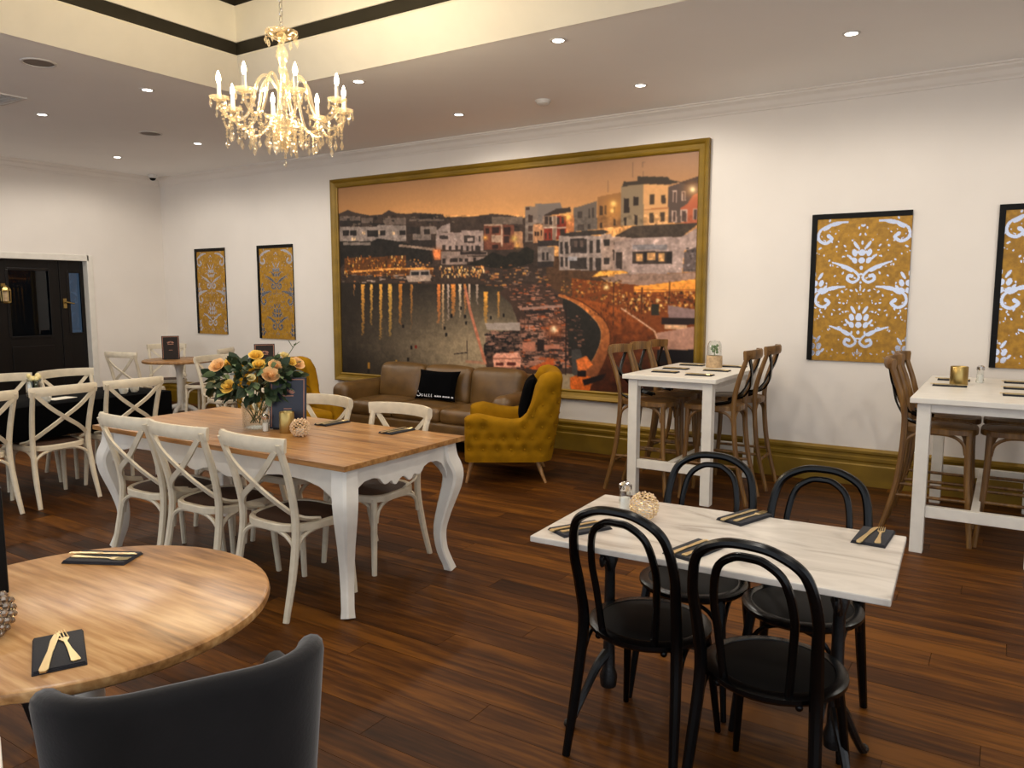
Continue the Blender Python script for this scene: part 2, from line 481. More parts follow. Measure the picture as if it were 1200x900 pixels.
b = MB()
for (a0, a1) in ((YF, DY0 - 0.06), (DY1 + 0.06, YB)):
    b.prism([(XL + o, z) for (o, z) in skirt], a0, a1, 'xz')
struct(b.build('baseboard_left', 'gold_paint'))

# floor: boards with open joints over a dark bed
b = MB(); b.bx(XL - 0.15, XR + 0.15, YF, YB + 0.15, -0.06, -0.012)
floor = struct(b.build('floor', 'subfloor'), 'dark brown timber board floor')
PW, PL = 0.142, 1.82
board_mesh = MB().bx(0.0008, PL - 0.0012, 0.0008, PW - 0.0010, -0.0119, 0.0).mesh('board')
board_mesh.materials.append(M['floor_wood'])
boards = []
row = 0; y = YF
while y < YB:
    off = (row * 0.77) % PL; x = XL - off
    while x < XR:
        boards.append((x, y)); x += PL
    y += PW; row += 1
def seen(bd):
    cx, cy = bd[0] + PL / 2, bd[1] + PW / 2
    fx, fy = -math.sin(R(32.85)), math.cos(R(32.85))
    d = cx * fx + cy * fy; s = cx * fy - cy * fx
    return (d > 1.2 and abs(s) < d * 0.70 + 0.9), d
cand = sorted([bd for bd in boards if seen(bd)[0]], key=lambda bd: seen(bd)[1])
near = set(cand[:290])
for bd in cand[:290]:
    o = bpy.data.objects.new('floor_board', board_mesh); COL.objects.link(o)
    o.location = (bd[0], bd[1], 0); o.parent = floor
b = MB()
for bd in boards:
    if bd in near: continue
    x0, x1 = max(bd[0], XL - 0.1), min(bd[0] + PL, XR + 0.1)
    if x1 - x0 > 0.02: b.bx(x0 + 0.0008, x1 - 0.0012, bd[1] + 0.0008, bd[1] + PW - 0.001, -0.0119, 0)
o = b.build('far_floor_boards', 'floor_wood', floor); o['kind'] = 'stuff'

# double doors set back in the left wall
door = struct(thing('door_1', 'dark stained timber double doors with glass panes in the left wall', 'door'))
XD = XL - 0.10
b = MB(); b.bx(XL - 0.15, XL + 0.012, DY1 - 0.03, DY1 + 0.05, 0, DZ + 0.05); b.bx(XL - 0.15, XL + 0.012, DY0 - 0.05, DY0 + 0.03, 0, DZ + 0.05)
b.bx(XL - 0.15, XL + 0.012, DY0, DY1, DZ - 0.03, DZ + 0.05)
b.build('architrave', 'white_paint', door, bevel=0.006)
def leaf(y0, y1, pane, handle_y=None, mull=None):
    z0, z1, p0, p1 = pane[2], pane[3], pane[0], pane[1]
    q = MB()
    q.bx(XD - 0.045, XD, y0, p0, 0.01, DZ - 0.03); q.bx(XD - 0.045, XD, p1, y1, 0.01, DZ - 0.03)
    q.bx(XD - 0.045, XD, p0, p1, z1, DZ - 0.03); q.bx(XD - 0.045, XD, p0, p1, 0.01, z0)
    lf = q.build('door_leaf', 'door_wood', door, bevel=0.003)
    q = MB(); q.bx(XD - 0.026, XD - 0.020, p0, p1, z0, z1); q.build('pane', 'pane_glass', lf)
    q = MB()
    for (a, c2, zz0, zz1) in ((p0 - 0.02, p0 + 0.012, z0, z1), (p1 - 0.012, p1 + 0.02, z0, z1), (p0, p1, z0 - 0.02, z0 + 0.012), (p0, p1, z1 - 0.012, z1 + 0.02)):
        q.bx(XD, XD + 0.012, a, c2, zz0, zz1)
    for (zz0, zz1) in ((0.18, 0.52), (0.58, 0.92)):
        if p1 - p0 > 0.2: q.bx(XD, XD + 0.014, p0, p1, zz0, zz1)
    q.build('panel_moulding', 'door_wood', lf, bevel=0.004)
    if handle_y is not None:
        q = MB(); q.bx(XD, XD + 0.010, handle_y - 0.022, handle_y + 0.022, 1.40, 1.53)
        q.tube(spline([(XD + 0.008, handle_y, 1.48), (XD + 0.05, handle_y, 1.48), (XD + 0.055, handle_y + 0.03, 1.475), (XD + 0.05, handle_y + 0.10, 1.46)], 4), 0.010, 8)
        q.build('handle', 'brass', lf)
leaf(5.44, 5.76, (5.55, 5.72, 1.06, 1.88), 5.49)
leaf(4.62, 5.43, (4.80, 5.31, 1.04, 1.90))
leaf(3.62, 4.61, (3.85, 4.40, 1.04, 1.90))
b = MB(); b.bx(-12.15, -12.0, 1.5, 6.02, 0, 3.0)  # added dark wall keeps the wide panes dark; narrow pane sees past it
o = struct(b.build('wall_pane_backing', 'outside_wall'))
# lantern hanging in front of the door leaf
t = thing('door_lantern', 'small brass lantern beside the dark door', 'lantern', (XL + 0.06, 4.70, 1.50))
b = MB(); b.lathe([(0.012, 0.20), (0.05, 0.16), (0.06, 0.13)], 6, smooth=False); b.lathe([(0.05, -0.02), (0.055, 0.0), (0.03, -0.03)], 6, smooth=False)
for k in range(6):
    a = math.pi / 3 * k; b.tube([(0.05 * math.cos(a), 0.05 * math.sin(a), 0), (0.055 * math.cos(a), 0.055 * math.sin(a), 0.13)], 0.004, 5)
b.box((-0.04, 0, 0.19), (0.09, 0.014, 0.014)); b.box((-0.085 + 0.03, 0, 0.17), (0.012, 0.05, 0.10))
b.build('cage', 'brass', t)
b = MB(); b.lathe([(0.030, 0.0), (0.034, 0.06), (0.028, 0.12), (0.0, 0.125)], 10); b.build('shade', 'cork', t)

# ------------------------------------------------------------------ harbour mural: a printed sheet in a gold frame
MX0, MX1, MZ0, MZ1 = -6.955, -2.445, 0.615, 2.865
NW, NH = 600, 320
def sheet(x, z, Y=6.885):
    """artwork drawing coordinates of a point (metres along the wall, metres up)"""
    y0, p = R(32.85), R(6.59)
    dz = z - CAM_H
    fw = -x * math.sin(y0) * math.cos(p) + Y * math.cos(y0) * math.cos(p) - dz * math.sin(p)
    rt = x * math.cos(y0) + Y * math.sin(y0)
    upv = -x * math.sin(y0) * math.sin(p) + Y * math.cos(y0) * math.sin(p) + dz * math.cos(p)
    return 600 + 905.6 * rt / fw, 450 - 905.6 * upv / fw
gx, gz = np.meshgrid(np.linspace(MX0, MX1, NW), np.linspace(MZ1, MZ0, NH))
PXX, PYY = sheet(gx, gz)
IMG = np.zeros((NH, NW, 3))
def vnoise(scale, seed):
    g = np.random.default_rng(seed)
    h, w = int(NH / scale) + 3, int(NW / scale) + 3
    a = g.random((h, w)); yy = np.arange(NH)[:, None] / scale; xx = np.arange(NW)[None, :] / scale
    i = yy.astype(int); j = xx.astype(int); fy = yy - i; fx = xx - j
    fy = fy * fy * (3 - 2 * fy); fx = fx * fx * (3 - 2 * fx)
    return (a[i, j] * (1 - fy) + a[i + 1, j] * fy) * (1 - fx) + (a[i, j + 1] * (1 - fy) + a[i + 1, j + 1] * fy) * fx
def inside(pts):
    xs = [p[0] for p in pts]; ys = [p[1] for p in pts]
    ok = (PXX >= min(xs)) & (PXX <= max(xs)) & (PYY >= min(ys)) & (PYY <= max(ys))
    idx = np.nonzero(ok)
    if len(idx[0]) == 0: return None
    X, Y = PXX[idx], PYY[idx]; ins = np.zeros(len(X), bool); n = len(pts)
    for i in range(n):
        x1, y1 = pts[i]; x2, y2 = pts[(i + 1) % n]
        if y1 == y2: continue
        cr = ((y1 > Y) != (y2 > Y)) & (X < (x2 - x1) * (Y - y1) / (y2 - y1) + x1)
        ins ^= cr
    return idx[0][ins], idx[1][ins]
def poly(c, pts, a=1.0):
    k = inside(pts)
    if k is not None: IMG[k] = IMG[k] * (1 - a) + np.array(c, float) * a
def rect(c, x0, y0, x1, y1, a=1.0): poly(c, [(x0, y0), (x1, y0), (x1, y1), (x0, y1)], a)
def line(c, pts, w, a=1.0):
    for (x1, y1), (x2, y2) in zip(pts[:-1], pts[1:]):
        L = math.hypot(x2 - x1, y2 - y1) or 1; nx, ny = -(y2 - y1) / L * w / 2, (x2 - x1) / L * w / 2
        poly(c, [(x1 + nx, y1 + ny), (x2 + nx, y2 + ny), (x2 - nx, y2 - ny), (x1 - nx, y1 - ny)], a)
def glow(c, x, y, r, s=1.0):
    g = np.exp(-((PXX - x) ** 2 + (PYY - y) ** 2) / (2 * r * r))[..., None] * s
    IMG[:] = IMG * (1 - np.clip(g, 0, 1)) + np.array(c, float) * np.clip(g, 0, 1)
def crop(ox, oy, s): return (lambda pts: [(ox + x / s, oy + y / s) for (x, y) in pts])
def crect(f, c, L, a=1.0):
    for (x0, y0, x1, y1) in L:
        poly(c, f([(x0, y0), (x1, y0), (x1, y1), (x0, y1)]), a)
A_, B_, C_ = crop(390, 230, 7.5), crop(510, 230, 7.5), crop(630, 190, 6.43)
D_, E_, F_ = crop(720, 180, 5.63), crop(530, 320, 6.43), crop(670, 310, 5.625)
# sky
t = np.clip((PYY - 175) / 85, 0, 1)[..., None]
IMG[:] = np.array((178, 142, 116.)) * (1 - t) + np.array((232, 170, 106.)) * t
IMG *= (1 - 0.10 * np.clip((480 - PXX) / 90, 0, 1))[..., None]
# far ridge
rect((104, 76, 54), 630, 300, 712, 356)
poly((84, 68, 58), A_([(0, 160), (60, 150), (130, 120), (200, 145), (330, 170), (430, 160), (490, 122), (560, 150), (660, 155), (720, 145), (975, 160)]) + B_([(60, 155), (80, 185), (330, 178), (500, 155), (640, 165), (770, 190), (975, 190), (975, 900), (0, 900)]) + A_([(0, 900)]))
crect(A_, (128, 110, 98), [(60, 175, 240, 215), (250, 190, 350, 235), (670, 200, 975, 218), (440, 190, 640, 250)])
crect(A_, (62, 52, 46), [(60, 215, 250, 262), (330, 235, 460, 265), (760, 160, 940, 200)])
for k in range(60):
    x = random.uniform(400, 625); y = random.uniform(252, 266); rect((60, 50, 44) if random.random() < .6 else (140, 120, 104), x, y, x + random.uniform(1, 4), y + random.uniform(1, 3), 0.8)
# left white terraces
poly((170, 152, 140), A_([(60, 268), (380, 268), (400, 250), (640, 258), (645, 395), (60, 395)]))
crect(A_, (58, 50, 46), [(85, 300, 140, 345), (150, 300, 207, 345), (300, 300, 395, 356), (412, 300, 460, 345), (585, 300, 640, 340)])
crect(A_, (225, 190, 150), [(255, 310, 285, 335), (400, 305, 415, 335), (520, 310, 545, 340), (165, 362, 200, 390)])
crect(A_, (150, 132, 120), [(770, 265, 910, 330), (700, 330, 860, 385), (905, 300, 975, 460)])
crect(A_, (66, 56, 50), [(800, 290, 850, 335), (650, 270, 760, 330), (660, 385, 900, 440)])
poly((54, 48, 42), A_([(60, 395), (340, 395), (400, 370), (600, 400), (880, 480), (870, 600), (620, 560), (140, 540), (60, 640)]))
crect(A_, (150, 134, 122), [(90, 405, 330, 430)])
line((172, 146, 126), A_([(580, 432), (700, 445), (900, 470)]), 3)
poly((224, 140, 92), A_([(875, 470), (945, 470), (945, 560), (890, 560)]))
# lit quay on the left
poly((120, 78, 44), A_([(100, 545), (640, 520), (640, 640), (880, 620), (880, 690), (100, 700)]))
for k in range(150):
    x = random.uniform(403, 475); y = random.uniform(299, 322); w = random.uniform(.6, 2.2)
    rect(random.choice([(250, 190, 92), (236, 150, 60), (190, 110, 44), (70, 52, 38), (255, 214, 140)]), x, y, x + w, y + random.uniform(.8, 4), 0.85)
for k in range(40):
    x = random.uniform(480, 508); y = random.uniform(303, 318)
    rect(random.choice([(240, 170, 90), (60, 50, 44), (210, 150, 110)]), x, y, x + 2, y + 2, 0.8)
line((244, 170, 92), A_([(160, 665), (480, 640), (880, 635)]), 2.4)
for k in range(70):
    x = random.uniform(400, 505); y = random.uniform(321, 331)
    rect(random.choice([(150, 130, 118), (86, 76, 70), (190, 166, 148), (60, 52, 46), (214, 140, 84)]), x, y, x + random.uniform(2, 7), y + random.uniform(.8, 1.8), 0.9)
poly((196, 170, 150), A_([(640, 700), (870, 690), (850, 745), (660, 755)])); poly((176, 156, 142), A_([(680, 650), (850, 645), (855, 700), (670, 700)]))
crect(A_, (60, 54, 52), [(690, 665, 755, 692), (775, 662, 840, 692)])
# middle houses
poly((182, 160, 148), B_([(10, 315), (130, 315), (130, 235), (60, 260), (10, 300)])); crect(B_, (182, 158, 146), [(10, 318, 225, 470), (225, 300, 420, 480)])
crect(B_, (78, 66, 60), [(35, 345, 110, 375), (250, 345, 345, 410), (380, 350, 398, 395), (60, 430, 90, 470), (115, 435, 140, 470), (175, 432, 200, 470), (225, 435, 245, 480), (270, 435, 290, 480), (315, 435, 330, 480), (350, 435, 395, 478)])
crect(B_, (190, 168, 156), [(280, 365, 330, 395), (165, 345, 195, 385)])
crect(B_, (134, 84, 64), [(425, 250, 690, 470)]); crect(B_, (200, 166, 140), [(425, 245, 585, 260), (575, 250, 590, 440), (495, 340, 580, 405)])
crect(B_, (66, 46, 40), [(440, 280, 470, 330), (500, 270, 560, 325), (600, 270, 660, 340), (500, 425, 550, 460), (600, 350, 650, 410)])
crect(B_, (128, 110, 96), [(500, 180, 770, 245)]); crect(B_, (200, 150, 112), [(690, 310, 770, 450)])
glow((255, 214, 120), *B_([(692, 372)])[0], 2.6, .95); glow((255, 190, 96), *B_([(440, 365)])[0], 2.0, .8); glow((255, 190, 96), *B_([(722, 432)])[0], 2.4, .8); glow((240, 140, 80), *B_([(20, 500)])[0], 4.0, .8)
crect(B_, (170, 146, 132), [(50, 485, 460, 520), (50, 520, 280, 600), (280, 530, 460, 575)])
crect(B_, (70, 58, 52), [(60, 545, 90, 590), (130, 545, 195, 580), (210, 545, 240, 575), (260, 545, 290, 575), (330, 540, 355, 575), (220, 487, 450, 512)])
poly((52, 47, 38), B_([(270, 600), (420, 545), (500, 490), (620, 530), (660, 490), (730, 490), (800, 440), (870, 480), (860, 580), (740, 620), (620, 640), (420, 620)]))
for k in range(120):
    x = random.uniform(514, 566); y = random.uniform(311, 323)
    rect(random.choice([(250, 214, 160), (255, 196, 110), (220, 150, 90), (90, 66, 50)]), x, y, x + random.uniform(.8, 2.4), y + random.uniform(1, 4), 0.85)
for k in range(170):
    x = random.uniform(560, 640); y = random.uniform(310, 340)
    rect(random.choice([(150, 96, 62), (210, 140, 84), (90, 72, 60), (240, 176, 100), (70, 58, 50), (160, 130, 112)]), x, y, x + random.uniform(1, 6), y + random.uniform(.8, 2.4), 0.8)
# stepped houses climbing to the right
crect(B_, (152, 134, 120), [(790, 90, 880, 400), (880, 65, 975, 240)]); crect(B_, (90, 70, 60), [(815, 165, 855, 230), (815, 260, 855, 310), (815, 330, 855, 390), (795, 95, 830, 120)])
crect(B_, (208, 154, 112), [(860, 245, 950, 410)]); crect(B_, (80, 58, 48), [(870, 310, 890, 350), (895, 310, 912, 350), (925, 300, 940, 350)])
poly((144, 130, 120), C_([(0, 315), (170, 308), (185, 350), (60, 400), (40, 450), (0, 440)]))
crect(C_, (160, 134, 114), [(40, 405, 140, 590)]); crect(C_, (152, 66, 46), [(140, 405, 215, 580), (45, 500, 110, 590)]); crect(C_, (206, 134, 84), [(215, 395, 272, 530)])
poly((80, 64, 54), C_([(45, 400), (140, 352), (245, 340), (250, 375), (50, 408)]))
crect(C_, (74, 58, 50), [(50, 410, 75, 470), (85, 412, 110, 470), (145, 415, 165, 470), (178, 415, 200, 460), (170, 505, 205, 560), (55, 530, 65, 580), (85, 530, 95, 580)])
crect(C_, (214, 190, 168), [(45, 488, 215, 498), (138, 405, 146, 560), (108, 405, 114, 580)])
poly((130, 116, 104), C_([(270, 345), (330, 330), (445, 292), (448, 505), (275, 525)])); crect(C_, (90, 78, 70), [(300, 370, 335, 420), (380, 350, 395, 420), (410, 345, 425, 420), (300, 470, 350, 515), (375, 465, 395, 505)])
poly((172, 126, 82), C_([(450, 262), (622, 228), (640, 240), (640, 485), (450, 500)])); crect(C_, (72, 58, 48), [(465, 330, 490, 400), (505, 325, 520, 395), (470, 455, 485, 495), (572, 340, 585, 385), (572, 430, 588, 480)])
glow((255, 176, 84), *C_([(570, 350)])[0], 9, .55); glow((255, 214, 130), *C_([(570, 312)])[0], 2.6, .95); glow((255, 214, 130), *C_([(562, 366)])[0], 1.8, .9); glow((255, 200, 110), *C_([(228, 415)])[0], 3.0, .95)
# yellow corner house and red house
poly((164, 142, 114), D_([(45, 215), (190, 198), (190, 475), (40, 475)])); poly((226, 174, 120), D_([(190, 196), (355, 200), (355, 475), (190, 475)]))
poly((86, 74, 62), D_([(50, 218), (60, 185), (150, 180), (152, 150), (350, 153), (365, 172), (435, 186), (355, 205), (190, 200)]))
crect(D_, (70, 58, 50), [(60, 295, 97, 390), (125, 285, 160, 342), (130, 405, 152, 470), (62, 420, 80, 475)]); crect(D_, (96, 78, 62), [(232, 270, 262, 335), (310, 275, 336, 330), (232, 390, 258, 455), (303, 388, 330, 448)])
line((204, 140, 92), D_([(190, 372), (355, 358)]), 1.5)
poly((112, 94, 84), D_([(355, 220), (460, 185), (575, 142), (575, 462), (355, 455)])); poly((206, 120, 86), D_([(480, 330), (520, 270), (575, 250), (575, 462), (440, 458), (435, 360)]))
poly((92, 74, 64), D_([(430, 190), (575, 142), (575, 190), (480, 205)]))
for w in [(383, 243, 412, 322), (443, 247, 470, 312), (378, 375, 410, 452), (436, 368, 480, 452), (517, 362, 552, 438)]:
    crect(D_, (222, 190, 170), [w]); crect(D_, (110, 88, 78), [(w[0] + 7, w[1] + 8, w[2] - 7, w[3] - 4)])
glow((255, 180, 110), *D_([(515, 240)])[0], 7, .55); glow((255, 232, 180), *D_([(515, 236)])[0], 2.8, 1.0)
line((120, 100, 84), D_([(122, 165), (120, 55)]), .7, .7); line((120, 100, 84), D_([(188, 150), (186, 55)]), .7, .7); line((120, 100, 84), D_([(175, 62), (202, 55)]), .8, .6); line((120, 100, 84), C_([(530, 230), (528, 140)]), .7, .6)
# white two-storey block
crect(C_, (180, 160, 148), [(160, 555, 545, 815)]); crect(C_, (196, 168, 150), [(480, 540, 552, 815)])
poly((78, 68, 60), C_([(195, 555), (205, 535), (340, 520), (500, 512), (535, 525), (490, 545), (260, 560)]))
crect(C_, (76, 66, 60), [(170, 600, 190, 690), (205, 600, 230, 690), (245, 575, 370, 685), (390, 590, 415, 685), (440, 585, 470, 685), (170, 715, 190, 790), (205, 720, 225, 790), (240, 720, 370, 805), (388, 720, 412, 820), (437, 720, 475, 820), (497, 583, 540, 630), (497, 720, 540, 770)])
crect(C_, (180, 172, 170), [(228, 710, 295, 745)]); crect(C_, (120, 100, 90), [(275, 590, 300, 640), (320, 590, 345, 640)])
crect(C_, (194, 164, 146), [(552, 560, 707, 835)]); crect(C_, (84, 70, 62), [(575, 600, 620, 625), (640, 595, 690, 620), (600, 680, 640, 800), (565, 660, 580, 740)])
crect(C_, (150, 134, 124), [(0, 635, 125, 750)]); crect(C_, (70, 60, 56), [(0, 590, 158, 632), (30, 680, 50, 740), (65, 680, 80, 740), (0, 750, 120, 790)])
poly((90, 76, 64), D_([(0, 545), (120, 480), (270, 468), (560, 458), (445, 548), (110, 556)])); poly((196, 170, 158), D_([(108, 556), (445, 548), (562, 478), (570, 612), (460, 640), (445, 785), (100, 800)])); poly((190, 164, 150), D_([(0, 580), (110, 560), (108, 800), (0, 800)]))
crect(D_, (84, 70, 62), [(118, 645, 382, 728), (10, 650, 50, 760)]); crect(D_, (156, 146, 144), [(118, 600, 345, 634)]); crect(D_, (214, 164, 110), [(140, 660, 185, 712), (215, 655, 270, 705), (290, 655, 330, 712)]); crect(D_, (60, 50, 46), [(195, 650, 210, 720), (345, 650, 380, 728)])
poly((120, 104, 98), D_([(460, 650), (570, 600), (575, 780), (450, 780)]))
for k in range(40):
    x = random.uniform(803, 820); y = random.uniform(290, 318); rect(random.choice([(176, 160, 156), (80, 70, 66), (140, 124, 118)]), x, y, x + 2, y + 1.6, 0.8)
# awnings and terrace
poly((168, 130, 104), D_([(0, 800), (460, 786), (570, 770), (580, 905), (0, 905)])); poly((238, 170, 84), C_([(400, 868), (470, 820), (640, 815), (690, 835), (560, 850)]))
poly((182, 148, 128), F_([(190, 88), (430, 60), (830, 55), (835, 92), (480, 138), (270, 132)]))
poly((150, 84, 42), F_([(0, 90), (270, 120), (480, 140), (835, 95), (835, 560), (560, 560), (330, 300), (0, 230)]))
poly((244, 164, 74), F_([(410, 140), (480, 138), (835, 92), (835, 172), (410, 184)]))
for k in range(230):
    x = random.uniform(724, 818); y = random.uniform(341, 364)
    rect(random.choice([(255, 206, 124), (240, 160, 70), (200, 120, 56), (96, 60, 36), (70, 46, 32), (255, 222, 160)]), x, y, x + random.uniform(.8, 3), y + random.uniform(.8, 4), 0.8)
for k in range(200):
    x = random.uniform(656, 728); y = random.uniform(327, 356)
    rect(random.choice([(216, 140, 70), (250, 190, 100), (130, 84, 48), (84, 62, 46), (176, 110, 58), (96, 84, 60)]), x, y, x + random.uniform(.8, 3.4), y + random.uniform(.8, 3), 0.75)
line((190, 112, 60), F_([(410, 170), (835, 168)]), 1.2); line((110, 66, 36), F_([(465, 150), (460, 330)]), 1.6); line((90, 60, 40), F_([(645, 110), (640, 260)]), 1.4)
glow((255, 224, 160), *F_([(228, 150)])[0], 2.2, 1.0)
# water
poly((92, 84, 72), [(396, 331), (512, 333), (560, 333), (640, 345), (662, 360), (690, 400), (700, 470), (396, 470)])
k = inside([(396, 331), (512, 333), (560, 333), (640, 345), (662, 360), (690, 400), (700, 470), (396, 470)])
px, py = PXX[k], PYY[k]; g = np.clip((py - 331) / 70, 0, 1) * np.clip((px - 395) / 150, 0.12, 1)
col = np.array((62, 54, 46.)) * (1 - g[:, None]) + np.array((184, 162, 130.)) * g[:, None]
col *= (1 - 0.45 * np.clip((py - 405) / 45, 0, 1) * np.clip((520 - px) / 120, 0, 1))[:, None]
IMG[k] = col
IMG[k] *= (1 + 0.10 * (vnoise(2.2, 5)[k] - .5) + 0.12 * (vnoise(9, 6)[k] - .5))[:, None]
for (x, w, y1, c) in [(425, 4.5, 392, (246, 178, 84)), (435, 3.4, 380, (250, 190, 96)), (446, 4, 396, (250, 186, 90)), (457, 5, 394, (252, 196, 98)), (469, 4.5, 380, (236, 158, 72)), (415, 2, 345, (214, 150, 90)), (482, 3, 366, (240, 160, 70)), (482, 2, 384, (180, 130, 76)),
        (514, 5, 378, (248, 150, 78)), (519, 3, 384, (246, 200, 150)), (525, 2.6, 375, (226, 196, 176)), (531, 6, 370, (250, 164, 84)), (539, 3.4, 372, (246, 216, 180)), (545, 3, 366, (240, 160, 90)), (550, 2.8, 362, (236, 200, 170)), (559, 3, 356, (220, 190, 168)), (569, 6, 378, (250, 180, 80)), (584, 3, 372, (240, 170, 84))]:
    y0 = 333 if x < 560 else 342
    yy = y0
    while yy < y1:
        f = (yy - y0) / (y1 - y0); jit = random.uniform(-.8, .8) * (0.3 + f); ww = w * (1 - .45 * f) * random.uniform(.75, 1.1)
        rect(c, x - ww / 2 + jit, yy, x + ww / 2 + jit, yy + 1.9, 0.95 * (1 - .6 * f)); yy += 1.7
for (x, y, c) in [(472, 382, 0), (482, 407, 0), (487, 406, 1), (521, 384, 0), (523, 392, 0), (546, 378, 0), (545, 371, 0), (540, 361, 0), (529, 370, 0), (478, 421, 0), (590, 369, 0), (575, 372, 0)]:
    rect((36, 30, 28) if not c else (150, 44, 30), x - 1.2, y - 1.6, x + 1.2, y + 2.2)
rect((190, 140, 60), 430.5, 425, 433.5, 432); rect((40, 34, 30), 430.5, 432, 433, 438); rect((190, 150, 80), 463, 422, 465.5, 428)
# marina
poly((92, 70, 58), E_([(350, 150), (430, 90), (700, 80), (800, 140), (880, 240), (965, 350), (965, 530), (1029, 600), (1029, 760), (260, 760), (235, 560), (350, 450), (505, 420), (480, 330), (440, 230)]))
for k in range(900):
    cx = random.uniform(240, 960); cy = random.uniform(80, 700)
    if cy < 440 and cx < 480 - max(0, 230 - cy) * .9 + random.uniform(-30, 30): continue
    if cx > 720 + (cy - 80) * .58: continue
    s = 0.5 + cy / 500; w = random.uniform(8, 60) * s; h = random.uniform(4, 13) * s
    poly(random.choice([(214, 156, 130), (190, 134, 110), (160, 116, 96), (64, 50, 46), (50, 42, 40), (226, 170, 144), (120, 92, 80), (206, 112, 66)]), E_([(cx, cy), (cx + w, cy - h * .3), (cx + w * .95, cy + h), (cx + 3, cy + h)]), 0.85)
for k in range(26):
    cx = random.uniform(500, 900); cy = random.uniform(330, 640); line((96, 66, 54), E_([(cx, cy), (cx + random.uniform(-8, 8), cy - random.uniform(60, 150))]), .8, .8)
poly((196, 178, 164), E_([(245, 378), (510, 372), (512, 432), (262, 428)])); poly((190, 150, 132), E_([(500, 262), (830, 238), (830, 258), (510, 280)])); poly((64, 54, 50), E_([(570, 285), (740, 272), (735, 300), (590, 310)]))
poly((50, 44, 42), E_([(350, 440), (500, 440), (500, 590), (340, 600), (240, 620), (235, 540)])); 
for k in range(60):
    cx = random.uniform(240, 500); cy = random.uniform(440, 600); crect(E_, random.choice([(84, 72, 66), (40, 36, 34), (150, 120, 104)]), [(cx, cy, cx + random.uniform(10, 60), cy + random.uniform(4, 12))], .8)
for k in range(320):
    cx = random.uniform(245, 700); cy = random.uniform(435, 640); w = random.uniform(8, 55); h = random.uniform(5, 16)
    poly(random.choice([(170, 130, 110), (112, 86, 74), (60, 50, 46), (46, 40, 38), (206, 150, 126), (140, 108, 92)]), E_([(cx, cy), (cx + w, cy - h * .4), (cx + w * .9, cy + h), (cx + 4, cy + h)]), 0.7)
poly((238, 172, 144), E_([(305, 625), (330, 603), (500, 600), (520, 640), (515, 710), (310, 710)])); crect(E_, (120, 60, 50), [(328, 675, 385, 697), (412, 673, 478, 696)]); crect(E_, (196, 130, 106), [(305, 640, 515, 650)])
line((214, 140, 108), E_([(95, 110), (130, 270), (250, 690)]), 3.2); line((150, 110, 92), E_([(518, 330), (516, 560)]), 1.0, .8)
poly((214, 112, 56), E_([(570, 720), (760, 640), (760, 710), (640, 730)])); crect(E_, (206, 140, 112), [(690, 545, 805, 572), (530, 520, 625, 590)]); crect(E_, (60, 46, 42), [(860, 480, 955, 545), (640, 500, 690, 590)])
line((70, 56, 50), E_([(10, 610), (110, 600)]), 1.2); line((96, 80, 70), E_([(110, 510), (112, 650)]), 1.0); line((200, 150, 120), E_([(100, 665), (250, 680)]), 3)
# quay walk curving round the marina
ctr = [(p.x, p.y) for p in spline([(x, y, 0) for (x, y) in [(-90, 200), (-20, 222), (60, 262), (130, 315), (190, 375), (222, 450), (214, 540), (175, 640), (110, 750), (60, 830)]], 8)]
nn = len(ctr); wid = [7 + 42 * min(1, (i / nn) ** 1.1) for i in range(nn)]
def side(sg):
    out = []
    for i in range(nn):
        x0, y0 = ctr[max(0, i - 1)]; x1, y1 = ctr[min(nn - 1, i + 1)]; L = math.hypot(x1 - x0, y1 - y0)
        out.append((ctr[i][0] - (y1 - y0) / L * wid[i] * sg, ctr[i][1] + (x1 - x0) / L * wid[i] * sg))
    return out
LE, RE = side(1), side(-1)
street = F_(RE + [(-10, 900), (700, 900), (700, 700), (565, 570), (545, 440), (330, 285), (60, 225)])
poly((124, 66, 32), street)
ks = inside(street)
if ks is not None:
    g = np.clip((PYY[ks] - 355) / 95, 0, 1)[:, None]
    IMG[ks] = np.array((176, 98, 46.)) * (1 - g) + np.array((84, 44, 24.)) * g
    IMG[ks] *= (1 + 0.35 * (vnoise(6, 41)[ks] - .5) + 0.2 * (vnoise(2.4, 42)[ks] - .5))[:, None]
wat = F_(LE[4:-10] + [(20, 700), (-20, 640), (-30, 470), (-40, 340), (-60, 270)])
poly((60, 55, 48), wat)
for k in range(70):
    cx = random.uniform(-40, 60); cy = random.uniform(330, 640); crect(F_, random.choice([(200, 140, 112), (90, 66, 56), (150, 106, 86), (64, 52, 46)]), [(cx, cy, cx + random.uniform(4, 30), cy + random.uniform(3, 10))], .8)
poly((92, 86, 80), F_([(0, 560), (55, 560), (80, 640), (30, 740), (0, 720)]))
walk = F_(LE + list(reversed(RE))); poly((204, 122, 66), walk)
kw = inside(walk)
if kw is not None:
    g = np.clip((PYY[kw] - 370) / 75, 0, 1)[:, None]
    IMG[kw] = np.array((214, 132, 72.)) * (1 - g) + np.array((150, 92, 58.)) * g
    IMG[kw] *= (1 + 0.22 * (vnoise(3, 43)[kw] - .5))[:, None]
line((236, 168, 110), F_(LE), .9, .7); line((92, 52, 30), F_(RE[6:]), 1.3, .8)
line((232, 184, 150), F_([(325, 288), (440, 365), (545, 440), (585, 545), (610, 620)]), 2.0)
poly((206, 158, 136), F_([(555, 452), (835, 402), (835, 560), (590, 565)])); poly((170, 140, 134), F_([(635, 268), (835, 300), (835, 355), (635, 352)])); crect(F_, (60, 44, 40), [(592, 352, 822, 396)]); crect(F_, (226, 180, 140), [(610, 396, 760, 425)]); crect(F_, (40, 34, 36), [(560, 562, 835, 650)]); crect(F_, (66, 60, 48), [(525, 260, 575, 335)])
